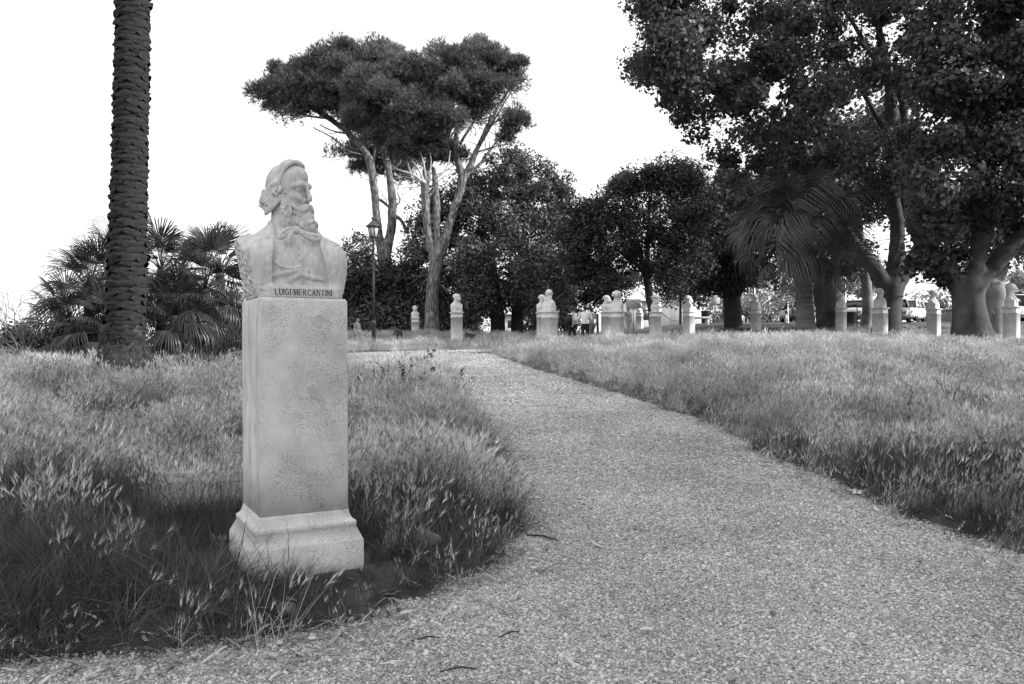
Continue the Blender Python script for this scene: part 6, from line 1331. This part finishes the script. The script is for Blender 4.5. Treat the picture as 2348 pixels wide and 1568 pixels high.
# pebbles on the near path
def pebble(rg):
    V, F = [], []
    import bmesh
    bm = bmesh.new(); bmesh.ops.create_icosphere(bm, subdivisions=1, radius=1.0); me = bpy.data.meshes.new('pebble')
    for v in bm.verts: v.co = v.co * rg.uniform(.85, 1.12)
    bm.to_mesh(me); bm.free(); me.polygons.foreach_set('use_smooth', np.ones(len(me.polygons), bool)); return me
pebs = [pebble(RG) for _ in range(6)]
xs_, ys_, sz_ = [], [], []
for (b, dn, lo, hi) in (((-4, 5, 2.9, 5.2), 7200, .0038, .0092), ((-2, 5, 5.2, 8.0), 4200, .0052, .0100), ((-2, 4.5, 8.0, 13.0), 1500, .008, .013), ((-4, 4, 13, 27), 260, .012, .020)):
    x, y = area_pts(dn, *b); s = path_sd(x, y); k = (s < .10) & (RG.rand(len(x)) < np.where(s < -.1, 1, .55)); xs_.append(x[k]); ys_.append(y[k]); sz_.append(RG.uniform(lo, hi, k.sum()) * RG.choice([.6, .85, 1.1, 1.6], k.sum(), p=[.35, .35, .24, .06]))
x, y, sz = np.concatenate(xs_), np.concatenate(ys_), np.concatenate(sz_); n = len(x); z = np.maximum(path_z(x, y), ground_z(x, y)) + sz * .25
scatter('path_pebbles', np.stack([x, y, z], -1), np.stack([RG.normal(size=n) * .35, RG.normal(size=n) * .35, RG.uniform(0, 6.28, n)], -1), np.stack([sz * RG.uniform(.9, 1.5, n), sz, sz * RG.uniform(.45, .8, n)], -1), pebs, M_pebble)
# dry leaves and bark strips along the path margins
def dryleaf(rg, L, w):
    mb = MB(); n = 6; V = []; cu = rg.uniform(-.5, .5)
    for i in range(n):
        t = i / (n - 1); ww = w * math.sin(math.pi * min(1, .08 + t * .92)) ** .7 / 2; c = np.array([L * (t - .5), cu * L * (t - .5) ** 2, .004 + .25 * L * abs(rg.normal()) * .15 + .05 * L * math.sin(t * 4 + cu * 5)]); V += [c - [0, ww, -.2 * ww], c + [0, ww, .2 * ww]]
    mb.add(V, [[2 * i, 2 * i + 2, 2 * i + 3, 2 * i + 1] for i in range(n - 1)]); return with_rnd(mb.mesh('dry_leaf'), rg, 12)
P_lit = [dryleaf(RG, .11, .020) for _ in range(4)] + [dryleaf(RG, .14, .014) for _ in range(3)] + [dryleaf(RG, .06, .03) for _ in range(2)]
x, y = area_pts(110, -5, 6, 2.9, 9.5); s = path_sd(x, y); p = np.exp(-((s + .02) / .28) ** 2) * (.45 + 1.6 * (y < 5.2) * (x < .6)) + .04 * (s < 0); k = RG.rand(len(x)) < p; x, y = x[k], y[k]; n = len(x)
z = np.maximum(path_z(x, y), ground_z(x, y)) + .016; sc = RG.uniform(.65, 1.35, n)
inst_random(M_litter, .6, 1.4)
scatter('leaf_litter', np.stack([x, y, z], -1), np.stack([RG.normal(size=n) * .2, RG.normal(size=n) * .2, RG.uniform(0, 6.28, n)], -1), np.stack([sc] * 3, -1), P_lit, M_litter)
# individual things on the path: twigs, two plane leaves, half-buried stones
def on_path(x, y, d0=3.0):
    lo, hi = 2.5, 40.0
    for _ in range(40):
        m = (lo + hi) / 2; w = px(x, y, m); g = max(gz(w[0], w[1]), float(path_z(np.array([w[0]]), np.array([w[1]]))[0])); lo, hi = (m, hi) if w[2] > g else (lo, m)
    w = px(x, y, (lo + hi) / 2); return w
def twig(x0, y0, x1, y1, lab, r=.0045):
    a, b = on_path(x0, y0), on_path(x1, y1); m = (a + b) / 2 + np.array([.01, .02, .008]); c = (a + b) / 2; o = MB().tube([a - c + [0, 0, r], m - c + [0, 0, r], b - c + [0, 0, r]], [r * .7, r, r * .6], 6).build('twig', M_log, None, True, c); tag(o, lab, 'twig', 'twigs on the path')
twig(1205, 1228, 1278, 1242, 'dark twig on the gravel just right of the grass point', .008); twig(940, 1470, 1005, 1462, 'dark twig lying on gravel below the barley tuft'); twig(1140, 1462, 1190, 1450, 'short dark stick on the gravel in the foreground', .0045); twig(1005, 1540, 1090, 1535, 'thin twig near the bottom edge of the path')
def plane_leaf(x, y, lab, seed):
    rg = np.random.RandomState(seed); w = on_path(x, y); n = 14; V = [(0, 0, .03)]
    for i in range(n): a = i * 2 * math.pi / n; r_ = (.085 if i % 2 else .05) * rg.uniform(.8, 1.2); V.append((r_ * math.cos(a), r_ * math.sin(a), .012 + .05 * rg.rand()))
    mb = MB(); mb.add(V, None, [[0, 1 + i, 1 + (i + 1) % n] for i in range(n)]); o = mb.build('fallen_leaf', M_litter, None, False, w); a = o.data.attributes.new('rnd', 'FLOAT', 'POINT'); a.data.foreach_set('value', np.full(len(o.data.vertices), .9, F32)); tag(o, lab, 'leaf', 'pale leaves by the path')
plane_leaf(1880 * .9385, 1108 * .9385 + 4, 'curled pale leaf at the right edge of the path, farther of two', 1); plane_leaf(1960, 1136, 'flat pale leaf at the right edge of the path, nearer of two', 2); plane_leaf(1128, 1062, 'pale leaf at the left path edge below the overhanging grass', 3)
def stone(x, y, r_, lab, seed):
    rg = np.random.RandomState(seed); w = on_path(x, y); F = Field((-.3, -.3, -.1), (.3, .3, .3), .015); F.ell((0, 0, .02), (r_, r_ * .8, r_ * .75), .01); q = F.ax[0][:, None, None], F.ax[1][None, :, None], F.ax[2][None, None, :]; F.f = F.f + .02 * snoise(*q, 4, seed, 3).astype(F32); V, Q = F.mesh(); o = link('stone', np_mesh('stone', V, Q, True), M_stone_wall, None, w); tag(o, lab, 'stone', 'stones half hidden in the grass')
stone(975, 1245, .10, 'rounded stone in the grass right of the plinth', 1); stone(655, 1405, .075, 'dark stone half buried below the plinth', 2)
# added trees, out of view, placed to shade the near lawn
added_shade_plane(15.0, 3.5, 16, 'unseen plane tree added right of the viewer for its shade', 91)
added_shade_plane(21.5, 1.5, 18, 'unseen plane tree added in a second row to fill gaps in the shade', 92)
added_shade_plane(18.5, 11.5, 15, 'unseen thinly leaved plane tree added beyond the right edge for dappled shade', 94, 2200)
added_shade_plane(15.0, -4.5, 16, 'unseen plane tree added right of and behind the viewer for its shade', 93)
